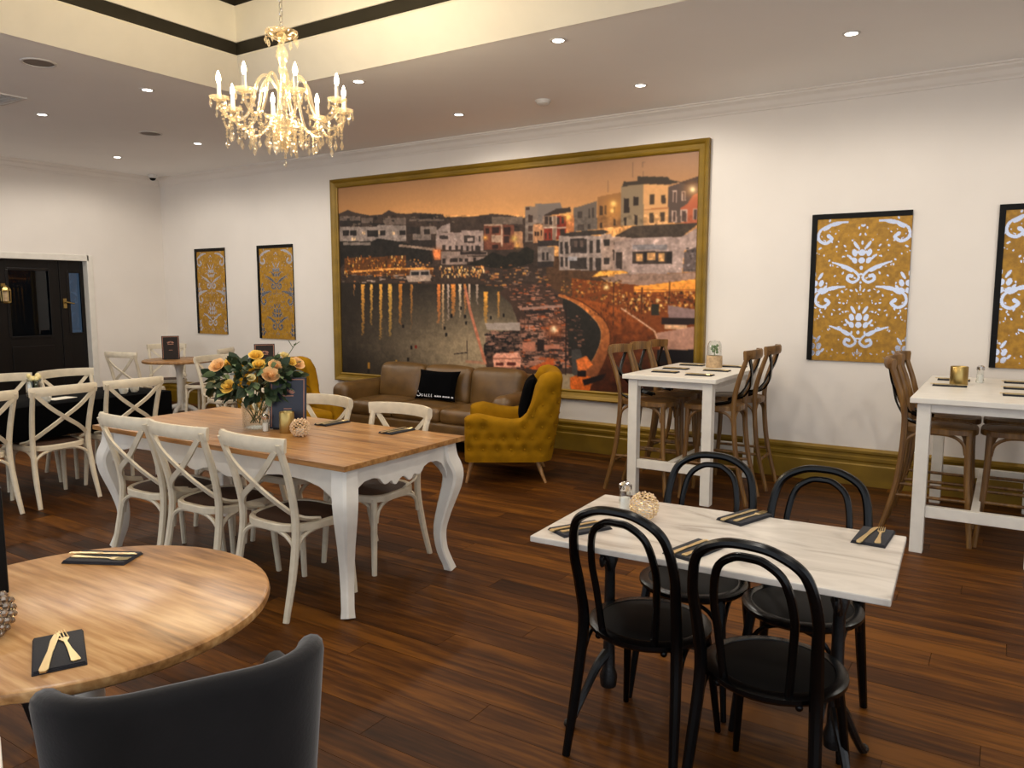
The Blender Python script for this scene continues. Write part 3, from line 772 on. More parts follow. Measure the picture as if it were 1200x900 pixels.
poly((54, 34, 24), F_([(565, 640), (835, 650), (835, 920), (420, 920)]))
poly((222, 116, 46), F_([(-10, 745), (60, 720), (135, 745), (110, 880), (-10, 880)])); poly((236, 132, 66), F_([(28, 630), (95, 600), (140, 660), (90, 700), (40, 705)])); crect(F_, (40, 30, 28), [(38, 700, 95, 740)]); poly((44, 32, 28), F_([(70, 760), (230, 715), (200, 760), (80, 800)]))
line((60, 44, 34), F_([(275, 120), (272, 400)]), 1.2); line((60, 46, 40), E_([(855, 230), (852, 770)]), 1.4); line((60, 46, 40), E_([(800, 335), (852, 375)]), 1.2)
for k in range(160):
    x = random.uniform(690, 760); y = random.uniform(352, 375); rect(random.choice([(70, 42, 26), (96, 58, 34), (196, 120, 62)]), x, y, x + random.uniform(.6, 1.6), y + random.uniform(1, 4), 0.55)
glow((232, 120, 60), *E_([(768, 425)])[0], 7, .6); glow((255, 232, 190), *E_([(765, 424)])[0], 2.8, 1.0)
# print grain
town = ((PYY > 252) & (PYY < 330)).astype(float)
IMG *= (1 + town * (0.22 * (vnoise(2.6, 21) - .5) + 0.22 * (vnoise(7, 22) - .5)))[..., None]
tex = 1 + 0.14 * (vnoise(2.0, 1) - .5) + 0.10 * (vnoise(5, 2) - .5)
mask = np.clip((PYY - 250) / 20, 0.15, 1)
IMG *= (1 + (tex - 1) * mask)[..., None]
for ax in (0, 1): IMG = 0.56 * IMG + 0.22 * (np.roll(IMG, 1, ax) + np.roll(IMG, -1, ax))
IMG = np.clip(IMG, 0, 255) / 255
IMG = IMG ** 1.16 * 1.05
LIN = np.where(IMG <= 0.04045, IMG / 12.92, ((IMG + 0.055) / 1.055) ** 2.4)
MURAL_GAIN = 0.72
hi = np.clip((IMG.max(2, keepdims=True) - 0.86) / 0.14, 0, 1)
LIN = np.clip(LIN * MURAL_GAIN * (1 + 0.35 * hi), 0, 0.95)

def print_grid(name, X0, X1, Z0, Z1, colors, material, Y, parent=None):
    nh, nw = colors.shape[:2]
    xs, zs = np.meshgrid(np.linspace(X0, X1, nw), np.linspace(Z1, Z0, nh))
    V = np.stack([xs.ravel(), np.full(xs.size, Y), zs.ravel()], 1)
    i = np.arange((nh - 1) * (nw - 1)); rr = i // (nw - 1); cc = i % (nw - 1); a = rr * nw + cc
    Fq = np.stack([a, a + nw, a + nw + 1, a + 1], 1)
    me = bpy.data.meshes.new(name); me.vertices.add(len(V)); me.vertices.foreach_set('co', V.ravel().astype(np.float32))
    me.loops.add(Fq.size); me.loops.foreach_set('vertex_index', Fq.ravel().astype(np.int32))
    me.polygons.add(len(Fq)); me.polygons.foreach_set('loop_start', (np.arange(len(Fq)) * 4).astype(np.int32))
    me.update(); me.validate()
    at = me.color_attributes.new('print', 'FLOAT_COLOR', 'POINT')
    c4 = np.ones((len(V), 4), np.float32); c4[:, :3] = colors.reshape(-1, 3); at.data.foreach_set('color', c4.ravel())
    me.materials.append(M[material])
    o = bpy.data.objects.new(name, me); COL.objects.link(o)
    if parent is not None: o.parent = parent
    return o
mural = thing('harbour_mural', 'huge gold framed print of a boat harbour town at dusk above the sofa', 'mural', ((MX0 + MX1) / 2, YB, 0.53))
inv = Matrix.Translation(-mural.location)
def child_world(o, parent):
    o.parent = parent; o.matrix_parent_inverse = Matrix.Translation(-Vector(parent.location)); return o
child_world(print_grid('print_sheet', MX0, MX1, MZ0, MZ1, LIN, 'mural_print', YB - 0.012), mural)
FX0, FX1, FZ0, FZ1 = -7.055, -2.348, 0.525, 2.96
fp = [(0, 0), (0, 0.05), (0.012, 0.058), (0.03, 0.05), (0.045, 0.036), (0.07, 0.030), (0.088, 0.036), (0.10, 0.026), (0.10, 0)]   # across, proud
def fbar(p, q2, inward, name='frame_bar'):
    """mitred frame bar from corner p to corner q2 (x,z), profile runs towards inward"""
    P, Q = Vector((p[0], 0, p[1])), Vector((q2[0], 0, q2[1])); d = (Q - P).normalized(); w = Vector((inward[0], 0, inward[1]))
    V = []
    for (base, sg) in ((P, 1), (Q, -1)):
        for (u, v) in fp: c = base + w * u + d * (u * sg); V.append((c.x, YB - v, c.z))
    n = len(fp); q = MB(); q.add(V, [(i, (i + 1) % n, (i + 1) % n + n, i + n) for i in range(n)] + [tuple(range(n)), tuple(reversed(range(n, 2 * n)))])
    child_world(q.build(name, 'gold_paint'), mural)
fbar((FX0, FZ1), (FX1, FZ1), (0, -1)); fbar((FX0, FZ0), (FX1, FZ0), (0, 1)); fbar((FX0, FZ0), (FX0, FZ1), (1, 0)); fbar((FX1, FZ0), (FX1, FZ1), (-1, 0))

# ------------------------------------------------------------------ damask panels (gold paper, mirror motifs)
def damask_img(nw=170, nh=270):
    U, W = np.meshgrid(np.linspace(-1, 1, nw), np.linspace(0, 1.62 * 2, nh))     # W runs down
    U = np.abs(U)
    out = np.zeros((nh, nw))
    def ell(cx, cy, a, bb, ang=0):
        ca, sa = math.cos(ang), math.sin(ang); x = U - cx; y = W - cy
        out[((x * ca + y * sa) / a) ** 2 + ((-x * sa + y * ca) / bb) ** 2 < 1] = 1
    def cut(cx, cy, a, bb, ang=0):
        ca, sa = math.cos(ang), math.sin(ang); x = U - cx; y = W - cy
        out[((x * ca + y * sa) / a) ** 2 + ((-x * sa + y * ca) / bb) ** 2 < 1] = 0
    def stroke(pts, r0, r1):
        P = spline([(x, y, 0) for (x, y) in pts], 14)
        for i, p in enumerate(P):
            r = r0 + (r1 - r0) * i / (len(P) - 1); out[(U - p.x) ** 2 + (W - p.y) ** 2 < r * r] = 1
    def scroll(cx, cy, s=1.0, fl=1):
        stroke([(cx - fl * .50 * s, cy - .27 * s), (cx - fl * .20 * s, cy - .25 * s), (cx + fl * .08 * s, cy - .10 * s), (cx + fl * .11 * s, cy + .10 * s), (cx - fl * .04 * s, cy + .19 * s), (cx - fl * .17 * s, cy + .10 * s), (cx - fl * .10 * s, cy + .02 * s)], .024 * s, .042 * s)
        ell(cx - fl * .26 * s, cy - .23 * s, .15 * s, .035 * s, fl * .25); ell(cx - fl * .08 * s, cy - .17 * s, .12 * s, .045 * s, fl * .6)
        ell(cx - fl * .10 * s, cy + .04 * s, .035 * s, .035 * s)
    def lotus(cx, cy, s=1.0):
        for sg in ((1,) if cx < .2 else (1, -1)):
            ell(cx + sg * .155 * s, cy + .0 * s, .055 * s, .085 * s, sg * .3); ell(cx + sg * .13 * s, cy - .17 * s, .035 * s, .10 * s, sg * .55)
            ell(cx + sg * .15 * s, cy + .17 * s, .055 * s, .075 * s, sg * .5); ell(cx + sg * .245 * s, cy + .10 * s, .03 * s, .07 * s, sg * .7)
        ell(cx, cy, .075 * s, .075 * s); ell(cx, cy + .17 * s, .07 * s, .07 * s); ell(cx, cy - .22 * s, .022 * s, .055 * s)
    def wing(cy):
        stroke([(.62, cy - .17), (.44, cy - .12), (.24, cy - .04), (.08, cy + .09), (.05, cy + .20), (.16, cy + .28), (.28, cy + .22), (.26, cy + .13), (.19, cy + .14)], .020, .040)
        ell(.42, cy - .10, .15, .028, -.3); ell(.28, cy - .02, .12, .038, -.55); ell(0, cy - .04, .035, .045); ell(0, cy + .10, .05, .022)
    for base in (0.0, 1.45):
        scroll(.84, base + .36, 1.0); lotus(0, base + .78, 1.0); wing(base + 1.16); lotus(1.0, base + 1.46, .95)
        ell(0, base + 1.56, .018, .07); ell(.08, base + 1.62, .018, .05, .6); ell(.30, base + 1.60, .03, .012, .4); ell(.55, base + .62, .035, .012, -.4); ell(.62, base + 1.05, .012, .03, .3)
    g = np.random.default_rng(3)
    for k in range(110):
        cx, cy = g.random(), g.random() * 3.24; r = .008 + .016 * g.random(); ell(cx, cy, r * 1.6, r, g.random() * 3)
    return np.repeat(out[..., None], 3, 2)
DAM = damask_img()
def panel(x0, x1, z0, z1, label, group):
    t = thing('damask_panel', label, 'wall panel', ((x0 + x1) / 2, YB, z0), 0, group)
    child_world(print_grid('patterned_sheet', x0 + 0.04, x1, z0, z1 - 0.04, DAM, 'damask', YB - 0.016), t)
    q = MB(); q.bx(x0, x1, YB - 0.014, YB - 0.0005, z0, z1); child_world(q.build('backing_board', 'black_paint'), t)
    q = MB(); q.bx(x0, x0 + 0.042, YB - 0.022, YB - 0.014, z0, z1); child_world(q.build('frame_strip', 'black_paint'), t)
    q = MB(); q.bx(x0 + 0.042, x1, YB - 0.022, YB - 0.014, z1 - 0.042, z1); child_world(q.build('frame_strip', 'black_paint'), t)
gp = 'gold damask panels on the mural wall'
panel(-9.806, -9.15, 1.03, 2.222, 'narrow gold and mirror damask panel closest to the room corner', gp)
panel(-8.471, -7.79, 1.00, 2.225, 'gold and mirror damask panel beside the left edge of the mural', gp)
panel(-1.455, -0.706, 1.03, 2.242, 'wide gold and mirror damask panel between the two white bar tables', gp)
panel(-0.130, 0.62, 1.03, 2.245, 'gold and mirror damask panel behind the white bar table with a brass cup', gp)

# ------------------------------------------------------------------ cross-back chair and bar stool
def crossback(name, cat, SH, TH, frame, brace, seat_m, footrest=False):
    def make(label):
        t = thing(name, label, cat)
        if footrest: t.scale = (0.80, 1, 1)
        k = (TH - SH)
        fl = 0.02 if not footrest else 0.05
        # seat ring and woven seat
        outl = []
        for i in range(28):
            a = 2 * math.pi * i / 28; c, s_ = math.cos(a), math.sin(a)
            x = math.copysign(abs(c) ** 0.62, c); y = math.copysign(abs(s_) ** 0.62, s_)
            w = 0.215 + 0.018 * y
            outl.append((x * w, 0.005 + y * 0.205))
        q = MB(); q.tube([(x, y, SH - 0.018) for (x, y) in outl], 1, closed=True, sect=[(-0.016, -0.018), (0.016, -0.018), (0.016, 0.012), (0.010, 0.018), (-0.010, 0.018), (-0.016, 0.012)], smooth=False)
        q.build('seat_frame', frame, t)
        q = MB(); V = [(0, 0.005, SH + 0.006)]; n = len(outl); F = []
        for f_, dz in ((0.5, 0.005), (0.93, -0.004), (0.93, -0.022)):
            V += [(x * f_, 0.005 + (y - 0.005) * f_, SH + dz) for (x, y) in outl]
        for i in range(n):
            j = (i + 1) % n; F.append((0, 1 + i, 1 + j)); F.append((1 + i, 1 + n + i, 1 + n + j, 1 + j)); F.append((1 + n + i, 1 + 2 * n + i, 1 + 2 * n + j, 1 + n + j))
        F.append(tuple(reversed(range(1 + 2 * n, 1 + 3 * n))))
        q.add(V, F, True); q.build('seat', seat_m, t)
        # legs: the rear ones run on up as back posts
        for s in (-1, 1):
            P = spline([(s * 0.222, -0.255 - fl, 0), (s * 0.212, -0.215, SH * 0.5), (s * 0.205, -0.185, SH), (s * 0.212, -0.215, SH + k * 0.45), (s * 0.225, -0.285, TH - 0.02)], 5)
            q = MB(); q.tube(P, [0.016, 0.020, 0.020, 0.019, 0.017], 8); q.build('leg', frame, t)
        for s in (-1, 1):
            q = MB(); q.tube(spline([(s * (0.19 + fl * 0.6), 0.185 + fl * 0.6, 0), (s * 0.19, 0.18, SH * 0.55), (s * 0.185, 0.172, SH - 0.02)], 4), [0.015, 0.019, 0.020], 8); q.build('leg', frame, t)
        # bowed top rail
        P = spline([(-0.245, -0.262, TH - 0.028), (-0.15, -0.302, TH - 0.024), (0, -0.322, TH - 0.022), (0.15, -0.302, TH - 0.024), (0.245, -0.262, TH - 0.028)], 6)
        q = MB(); q.tube(P, 1, sect=[(-0.012, -0.036), (0.010, -0.036), (0.017, -0.018), (0.017, 0.018), (0.008, 0.033), (-0.010, 0.033), (-0.015, 0.018)], up=(0, 0, 1)); q.build('top_rail', frame, t)
        # crossed back straps sweeping down to the sides of the seat
        for s in (-1, 1):
            P = spline([(-s * 0.205, -0.292, TH - 0.055), (-s * 0.11, -0.285 - 0.004 * s, SH + k * 0.66), (0.0, -0.262 - 0.006 * s, SH + k * 0.47), (s * 0.12, -0.235, SH + k * 0.28), (s * 0.208, -0.165, SH + k * 0.10), (s * 0.222, -0.05, SH + 0.012)], 5)
            q = MB(); q.tube(P, 1, sect=[(-0.006, -0.0145), (0.006, -0.0145), (0.006, 0.0145), (-0.006, 0.0145)], up=(0, -0.2, 1), smooth=False); q.build('cross_strap', brace, t)
        # bent brackets under the seat
        zb = SH - 0.16
        def arch(a, b_):
            A = Vector(a); B = Vector(b_); m = (A + B) / 2
            P = [A, A + (m - A) * 0.10 + Vector((0, 0, 0.07)), A + (m - A) * 0.45 + Vector((0, 0, 0.113)), m + Vector((0, 0, 0.122)), B + (m - B) * 0.45 + Vector((0, 0, 0.113)), B + (m - B) * 0.10 + Vector((0, 0, 0.07)), B]
            q = MB(); q.tube(spline(P, 4), 0.0115, 6); q.build('bracket', frame, t)
        arch((-0.192, 0.170, zb), (0.192, 0.170, zb)); arch((-0.205, -0.192, zb), (0.205, -0.192, zb))
        for s in (-1, 1): arch((s * 0.192, 0.16, zb), (s * 0.205, -0.185, zb))
        if footrest:
            zf = 0.24
            for (a, c2) in (((-0.195, 0.19, zf), (0.195, 0.19, zf)), ((-0.212, -0.235, zf), (0.212, -0.235, zf))):
                q = MB(); q.tube([a, c2], 0.011, 8); q.build('footrest', frame, t)
            for s in (-1, 1):
                q = MB(); q.tube([(s * 0.198, 0.19, zf + 0.05), (s * 0.212, -0.235, zf + 0.05)], 0.011, 8); q.build('footrest', frame, t)
        return t
    return Proto(make)
chairs = crossback('cross_back_chair', 'chair', 0.455, 0.90, 'chair_white', 'chair_white', 'rattan')
stools = crossback('bar_stool', 'bar stool', 0.745, 1.165, 'stool_wood', 'black_wood', 'stool_wood', True)

# ------------------------------------------------------------------ long table with cabriole legs
TX0, TX1, TY0, TY1, TZ = -4.74, -2.585, 2.555, 3.51, 0.78
tcx, tcy = (TX0 + TX1) / 2, (TY0 + TY1) / 2
lt = thing('long_dining_table', 'long oak-topped dining table with white carved apron and curved legs', 'dining table', (tcx, tcy, 0))
L2, W2 = (TX1 - TX0) / 2, (TY1 - TY0) / 2
nb = 6
for i in range(nb):
    y0 = -W2 + 2 * W2 * i / nb; y1 = -W2 + 2 * W2 * (i + 1) / nb
    b = MB(); b.bx(-L2, L2, y0 + 0.0006, y1 - 0.0006, TZ - 0.028, TZ); b.build('top_board', 'oak', lt, bevel=0.002)
def apron_line(half, n=60):
    """half-symmetric scalloped lower edge: list of (pos, drop)"""
    pts = []
    for i in range(n + 1):
        u = -1 + 2 * i / n; a = abs(u)
        key = [(0, 0.098), (0.06, 0.104), (0.13, 0.124), (0.19, 0.122), (0.245, 0.098), (0.28, 0.108), (0.36, 0.112), (0.42, 0.100), (0.46, 0.082), (0.58, 0.070), (0.76, 0.074), (0.87, 0.092), (0.95, 0.125), (1.0, 0.17)]
        pts.append((u * half, 1.22 * float(np.interp(a, [p[0] for p in key], [p[1] for p in key]))))
    return pts
ai = 0.055
for (half, pos, pl) in ((L2 - 0.10, -W2 + ai, 'xz'), (L2 - 0.10, W2 - ai - 0.022, 'xz'), (W2 - 0.10, -L2 + ai, 'yz'), (W2 - 0.10, L2 - ai - 0.022, 'yz')):
    ln = apron_line(half)
    b = MB(); b.strip([(p, TZ - 0.028) for (p, d) in ln], [(p, TZ - 0.028 - d) for (p, d) in ln], pos, pos + 0.022, pl)
    b.build('apron', 'white_paint', lt, bevel=0.003)
for sx in (-1, 1):
    for sy in (-1, 1):
        cx, cy = sx * (L2 - 0.085), sy * (W2 - 0.085)
        def off(d, z): return (cx + sx * d * 0.7071, cy + sy * d * 0.7071, z)
        P = spline([off(0.0, TZ - 0.03), off(0.012, TZ - 0.12), off(0.046, TZ - 0.20), off(0.040, TZ - 0.28), off(-0.004, TZ - 0.42), off(-0.030, TZ - 0.54), off(-0.020, TZ - 0.65), off(0.012, TZ - 0.735), off(0.028, 0.0)], 5)
        rad = lerp_list([0.050, 0.052, 0.050, 0.046, 0.036, 0.030, 0.027, 0.026, 0.029], len(P))
        b = MB(); b.tube(P, rad, sect=[(-1, -0.75), (-0.75, -1), (0.75, -1), (1, -0.75), (1, 0.75), (0.75, 1), (-0.75, 1), (-1, 0.75)], up=(0, 1, 0)); b.build('leg', 'white_paint', lt)

# ------------------------------------------------------------------ white bar tables
def bar_table(x0, x1, y0, y1, label):
    H = 0.965; cx, cy = (x0 + x1) / 2, (y0 + y1) / 2; hx, hy = (x1 - x0) / 2, (y1 - y0) / 2
    t = thing('bar_table', label, 'bar table', (cx, cy, 0))
    b = MB(); b.bx(-hx, hx, -hy, hy, H - 0.034, H); b.build('tabletop', 'white_paint', t, bevel=0.004)
    l = 0.037; ix, iy = hx - 0.075, hy - 0.075
    for sx in (-1, 1):
        for sy in (-1, 1):
            b = MB(); b.box((sx * ix, sy * iy, (H - 0.034) / 2), (2 * l, 2 * l, H - 0.034)); b.build('leg', 'white_paint', t, bevel=0.003)
    for sy in (-1, 1):
        b = MB(); b.bx(-ix + l, ix - l, sy * (iy + 0.01) - 0.011, sy * (iy + 0.01) + 0.011, H - 0.034 - 0.055, H - 0.034); b.build('apron', 'white_paint', t)
        b = MB(); b.bx(-ix + l, ix - l, sy * iy - 0.022, sy * iy + 0.022, 0.225, 0.295); b.build('stretcher', 'white_paint', t, bevel=0.003)
    for sx in (-1, 1):
        b = MB(); b.bx(sx * (ix + 0.01) - 0.011, sx * (ix + 0.01) + 0.011, -iy + l, iy - l, H - 0.034 - 0.055, H - 0.034); b.build('apron', 'white_paint', t)
    b = MB(); b.bx(-0.022, 0.022, -iy + 0.022, iy - 0.022, 0.225, 0.295); b.build('stretcher', 'white_paint', t, bevel=0.003)
    return t
bar_table(-2.53, -1.785, 5.50, 6.74, 'white painted bar table topped by a small jar terrarium')
bar_table(-0.49, 0.255, 5.19, 6.70, 'white painted bar table topped by a brass cup and glass jar')

# ------------------------------------------------------------------ marble table on iron base
bt = thing('marble_table', 'small rectangular white marble table on black iron legs', 'table', (-0.81, 2.57, 0), R(2.6))
b = MB(); b.bx(-0.565, 0.565, -0.325, 0.325, 0.728, 0.75); b.build('tabletop', 'marble', bt, bevel=0.004)
for s in (-1, 1):
    x = s * 0.40
    b = MB(); b.lathe([(0.030, 0.10), (0.034, 0.14), (0.024, 0.17), (0.021, 0.30), (0.028, 0.34), (0.021, 0.38), (0.019, 0.56), (0.030, 0.60), (0.022, 0.63), (0.022, 0.727)], 14, (x, 0, 0)); col = b.build('column', 'iron', bt)
    b = MB(); b.bx(x - 0.02, x + 0.02, -0.26, 0.26, 0.715, 0.7275); b.build('top_bar', 'iron', bt)
    for sy in (-1, 1):
        b = MB(); b.tube(spline([(x, 0, 0.24), (x + s * 0.02, sy * 0.06, 0.20), (x + s * 0.05, sy * 0.10, 0.11), (x + s * 0.065, sy * 0.145, 0.05), (x + s * 0.075, sy * 0.175, 0.018)], 5), [0.020, 0.017, 0.014, 0.013, 0.016], 8)
        b.ball((x + s * 0.078, sy * 0.185, 0.017), 0.018, 8, 6, (1, 1.2, 0.9)); b.build('foot', 'iron', bt)
        b = MB(); b.tube(spline([(x, sy * 0.012, 0.56), (x, sy * 0.035, 0.60), (x, sy * 0.075, 0.64), (x, sy * 0.11, 0.715)], 4), [0.014, 0.013, 0.011, 0.013], 7)
        b.tube(spline([(x, sy * 0.045, 0.615), (x, sy * 0.075, 0.595), (x, sy * 0.085, 0.625), (x, sy * 0.065, 0.63)], 4), 0.008, 6); b.build('scroll_bracket', 'iron', bt)
b = MB(); b.tube([(-0.39, 0, 0.33), (0.39, 0, 0.33)], 0.011, 8); b.ball((0, 0, 0.33), 0.024); b.build('stretcher', 'iron', bt)

# ------------------------------------------------------------------ bentwood cafe chair
def make_bentwood(label):
    t = thing('bentwood_chair', label, 'chair')
    SH = 0.455
    b = MB(); b.lathe([(0.172, -0.030), (0.200, -0.030), (0.212, -0.018), (0.212, -0.006), (0.200, 0.0), (0.176, 0.0), (0.170, -0.012)], 32, (0, 0, SH)); b.build('seat_ring', 'black_wood', t)
    b = MB(); b.lathe([(0.0, 0.008), (0.10, 0.006), (0.16, 0.000), (0.178, -0.004), (0.178, -0.020), (0.0, -0.022)], 32, (0, 0, SH)); b.build('seat', 'black_seat', t)
    HW = [(0.195, -0.235, 0), (0.182, -0.195, 0.22), (0.170, -0.165, SH), (0.174, -0.190, SH + 0.15), (0.178, -0.222, SH + 0.27), (0.152, -0.256, SH + 0.385), (0.080, -0.272, SH + 0.436)]
    P = spline([(-x, y, z) for (x, y, z) in HW] + [(0, -0.275, SH + 0.447)] + list(reversed(HW)), 7)
    b = MB(); b.tube(P, lerp_list([0.014, 0.018, 0.020, 0.018, 0.0165, 0.0155, 0.015, 0.015, 0.015, 0.0155, 0.0165, 0.018, 0.020, 0.018, 0.014], len(P)), 9); b.build('back_hoop', 'black_wood', t)
    IW = [(0.095, -0.168, SH - 0.01), (0.108, -0.190, SH + 0.14), (0.115, -0.215, SH + 0.25), (0.095, -0.246, SH + 0.355), (0.047, -0.260, SH + 0.400)]
    P = spline([(-x, y, z) for (x, y, z) in IW] + [(0, -0.263, SH + 0.408)] + list(reversed(IW)), 6)
    b = MB(); b.tube(P, 0.0125, 8); b.build('inner_hoop', 'black_wood', t)
    for s in (-1, 1):
        b = MB(); b.tube(spline([(s * 0.185, 0.205, 0), (s * 0.165, 0.172, 0.24), (s * 0.145, 0.135, SH - 0.02)], 5), [0.011, 0.015, 0.018], 8); b.build('leg', 'black_wood', t)
    for (A, B) in (((-0.155, 0.150, SH - 0.15), (0.155, 0.150, SH - 0.15)), ((-0.155, 0.140, SH - 0.15), (-0.176, -0.165, SH - 0.13)), ((0.155, 0.140, SH - 0.15), (0.176, -0.165, SH - 0.13))):
        A = Vector(A); B = Vector(B); m = (A + B) / 2 + Vector((0, 0, 0.115))
        b = MB(); b.tube(spline([A, A.lerp(m, 0.35) + Vector((0, 0, 0.045)), m, B.lerp(m, 0.35) + Vector((0, 0, 0.045)), B], 5), 0.0085, 7); b.build('bracket', 'black_wood', t)
    for s in (-1, 1):
        b = MB(); b.ball((s * 0.12, -0.15, SH - 0.035), 0.012); b.build('bolt', 'black_wood', t)
    return t
bent = Proto(make_bentwood)
g = 'bentwood chairs round the marble table'
bent.put((-1.0, 2.435, 0), R(-2), 'black bentwood chair backing onto the marble table end with salt shaker, open floor behind', g)
bent.put((-0.548, 2.335, 0), R(-4), 'black bentwood chair with its back turned, beside the plain end of the marble table', g)
bent.put((-1.01, 2.90, 0), R(184), 'black bentwood chair facing the salt shaker end, in front of the terrarium bar table', g)
bent.put((-0.585, 2.87, 0), R(180), 'black bentwood chair facing out at the bare marble end, toward gold baseboard', g)

# ------------------------------------------------------------------ cross-back chairs in place
g = 'white cross-back chairs at the long table'
chairs.put((-4.17, 2.70, 0), 0, 'white cross-back chair at the long table end nearest the black cloth table', g)
chairs.put((-3.665, 2.69, 0), 0, 'white cross-back chair standing between two others on the same side of the long table', g)
chairs.put((-3.075, 2.70, 0), R(-2), 'white cross-back chair pushed in beside the near corner leg of the long table', g)
chairs.put((-3.145, 3.32, 0), R(180), 'white cross-back chair facing out across the long table corner, in front of the leather sofa', g)
chairs.put((-3.835, 3.36, 0), R(181), 'white cross-back chair behind the beaded ball on the long table', g)
chairs.put((-4.43, 3.36, 0), R(180), 'white cross-back chair behind the flower vase on the long table', g)
g = 'white cross-back chairs at the black cloth table'
chairs.put((-6.22, 2.44, 0), R(90), 'white cross-back chair with back to the room at the outer end of black cloth table', g)
chairs.put((-6.22, 3.01, 0), R(90), 'white cross-back chair in the middle of the room side row at the black cloth table', g)
chairs.put((-6.22, 3.575, 0), R(88), 'white cross-back chair at black cloth table, end of row closest to bistro table', g)
chairs.put((-6.90, 3.12, 0), R(-90), 'white cross-back chair on the doors side of the black cloth table, by the glass jar', g)
chairs.put((-6.90, 3.66, 0), R(-90), 'white cross-back chair on the doors side of the black cloth table, past the glass jar', g)
g = 'white cross-back chairs at the bistro tables'
chairs.put((-8.90, 5.42, 0), R(12), 'white cross-back chair at bistro table with its back to the black cloth table', g)
chairs.put((-9.56, 6.22, 0), R(-123), 'white cross-back chair behind the bistro table, in front of the corner wall', g)
chairs.put((-8.60, 6.12, 0), R(122), 'white cross-back chair at bistro table seen side on, under the narrow damask panel', g)
chairs.put((-7.20, 5.42, 0), R(-92), 'white cross-back chair half hidden behind the flower arrangement, by the small menu table', g)

# ------------------------------------------------------------------ bar stools in place
g = 'timber bar stools at the bar tables'
stools.put((-2.42, 5.80, 0), R(-90), 'timber bar stool, mural side of terrarium bar table, farthest from wall', g)
stools.put((-2.42, 6.205, 0), R(-90), 'timber bar stool, mural side of terrarium bar table, middle of three', g)
stools.put((-2.42, 6.61, 0), R(-90), 'timber bar stool, mural side of terrarium bar table, closest to wall', g)
stools.put((-1.90, 5.86, 0), R(92), 'timber bar stool, damask panel side of terrarium bar table, farther from wall', g)
stools.put((-1.90, 6.42, 0), R(92), 'timber bar stool, damask panel side of terrarium bar table, nearer the wall', g)
stools.put((-0.36, 5.66, 0), R(-88), 'timber bar stool beneath the wide damask panel, at brass cup bar table, outer one', g)
stools.put((-0.36, 6.15, 0), R(-90), 'timber bar stool beneath the wide damask panel, at brass cup bar table, nearer the wall', g)
stools.put((0.10, 5.72, 0), R(90), 'timber bar stool on the far side of brass cup bar table, outer one', g)
stools.put((0.10, 6.20, 0), R(90), 'timber bar stool on the far side of brass cup bar table, nearer the wall', g)

# ------------------------------------------------------------------ upholstered shells
def shell(w, back, front, rc, zb, top, th, lean, tuft=None, nu=72, nz=9, buttons=None):
    """U-shaped padded shell open to +Y. top(u)=rim height, th(u)=thickness, lean(u,h)=outward shift; returns (MB, list of button points)"""
    segs = []
    Ls = front + back - rc; La = rc * math.pi / 2; Lb = 2 * (w - rc); tot = 2 * Ls + 2 * La + Lb
    def pt(s):
        if s < Ls: return (-w, front - s), (-1, 0)
        s -= Ls
        if s < La:
            a = s / rc; return (-w + rc - rc * math.cos(a), -back + rc - rc * math.sin(a)), (-math.cos(a), -math.sin(a))
        s -= La
        if s < Lb: return (-w + rc + s, -back), (0, -1)
        s -= Lb
        if s < La:
            a = s / rc; return (w - rc + rc * math.sin(a), -back + rc - rc * math.cos(a)), (math.sin(a), -math.cos(a))
        s -= La
        return (w, -back + rc + s), (1, 0)
    V = []; F = []; rows = []
    for i in range(nu + 1):
        u = i / nu; (x, y), (nx, ny) = pt(u * tot * 0.99999)
        T = top(u); t = th(u)
        d = min(u, 1 - u) * tot
        cap = 1.0 if d > t / 2 else max(0.12, math.sqrt(max(0, 1 - (1 - d / (t / 2)) ** 2)))
        t *= cap; Tz = T - (1 - cap) * 0.03
        sec = []
        for k in range(nz + 1): sec.append((-t / 2, zb + (Tz - t / 2 - zb) * k / nz))
        for k in range(1, 6):
            a = math.pi * k / 6; sec.append((-t / 2 * math.cos(a), Tz - t / 2 + t / 2 * math.sin(a)))
        for k in range(nz + 1): sec.append((t / 2, Tz - t / 2 - (Tz - t / 2 - zb) * k / nz))
        for (o, z) in sec:
            h = (z - zb) / (0.95 - zb); L = lean(u, h)
            dd = tuft(u * tot, z, o) if tuft else 0.0
            rr = o + L - dd * (1 if o > 0 else -1)
            V.append((x + nx * rr, y + ny * rr, z))
        rows.append(len(sec))
    n = rows[0]
    for i in range(nu):
        for k in range(n):
            l = (k + 1) % n; F.append((i * n + k, (i + 1) * n + k, (i + 1) * n + l, i * n + l))
    F.append(tuple(range(n))); F.append(tuple(reversed([nu * n + k for k in range(n)])))
    q = MB(); q.add(V, F, True)
    bp = []
    if buttons:
        for (s, z, side) in buttons(tot):
            u = s / tot; (x, y), (nx, ny) = pt(s); h = (z - zb) / (0.95 - zb)
            r_ = side * (th(u) / 2 - 0.008) + lean(u, h); bp.append((x + nx * r_, y + ny * r_, z))
    return q, bp

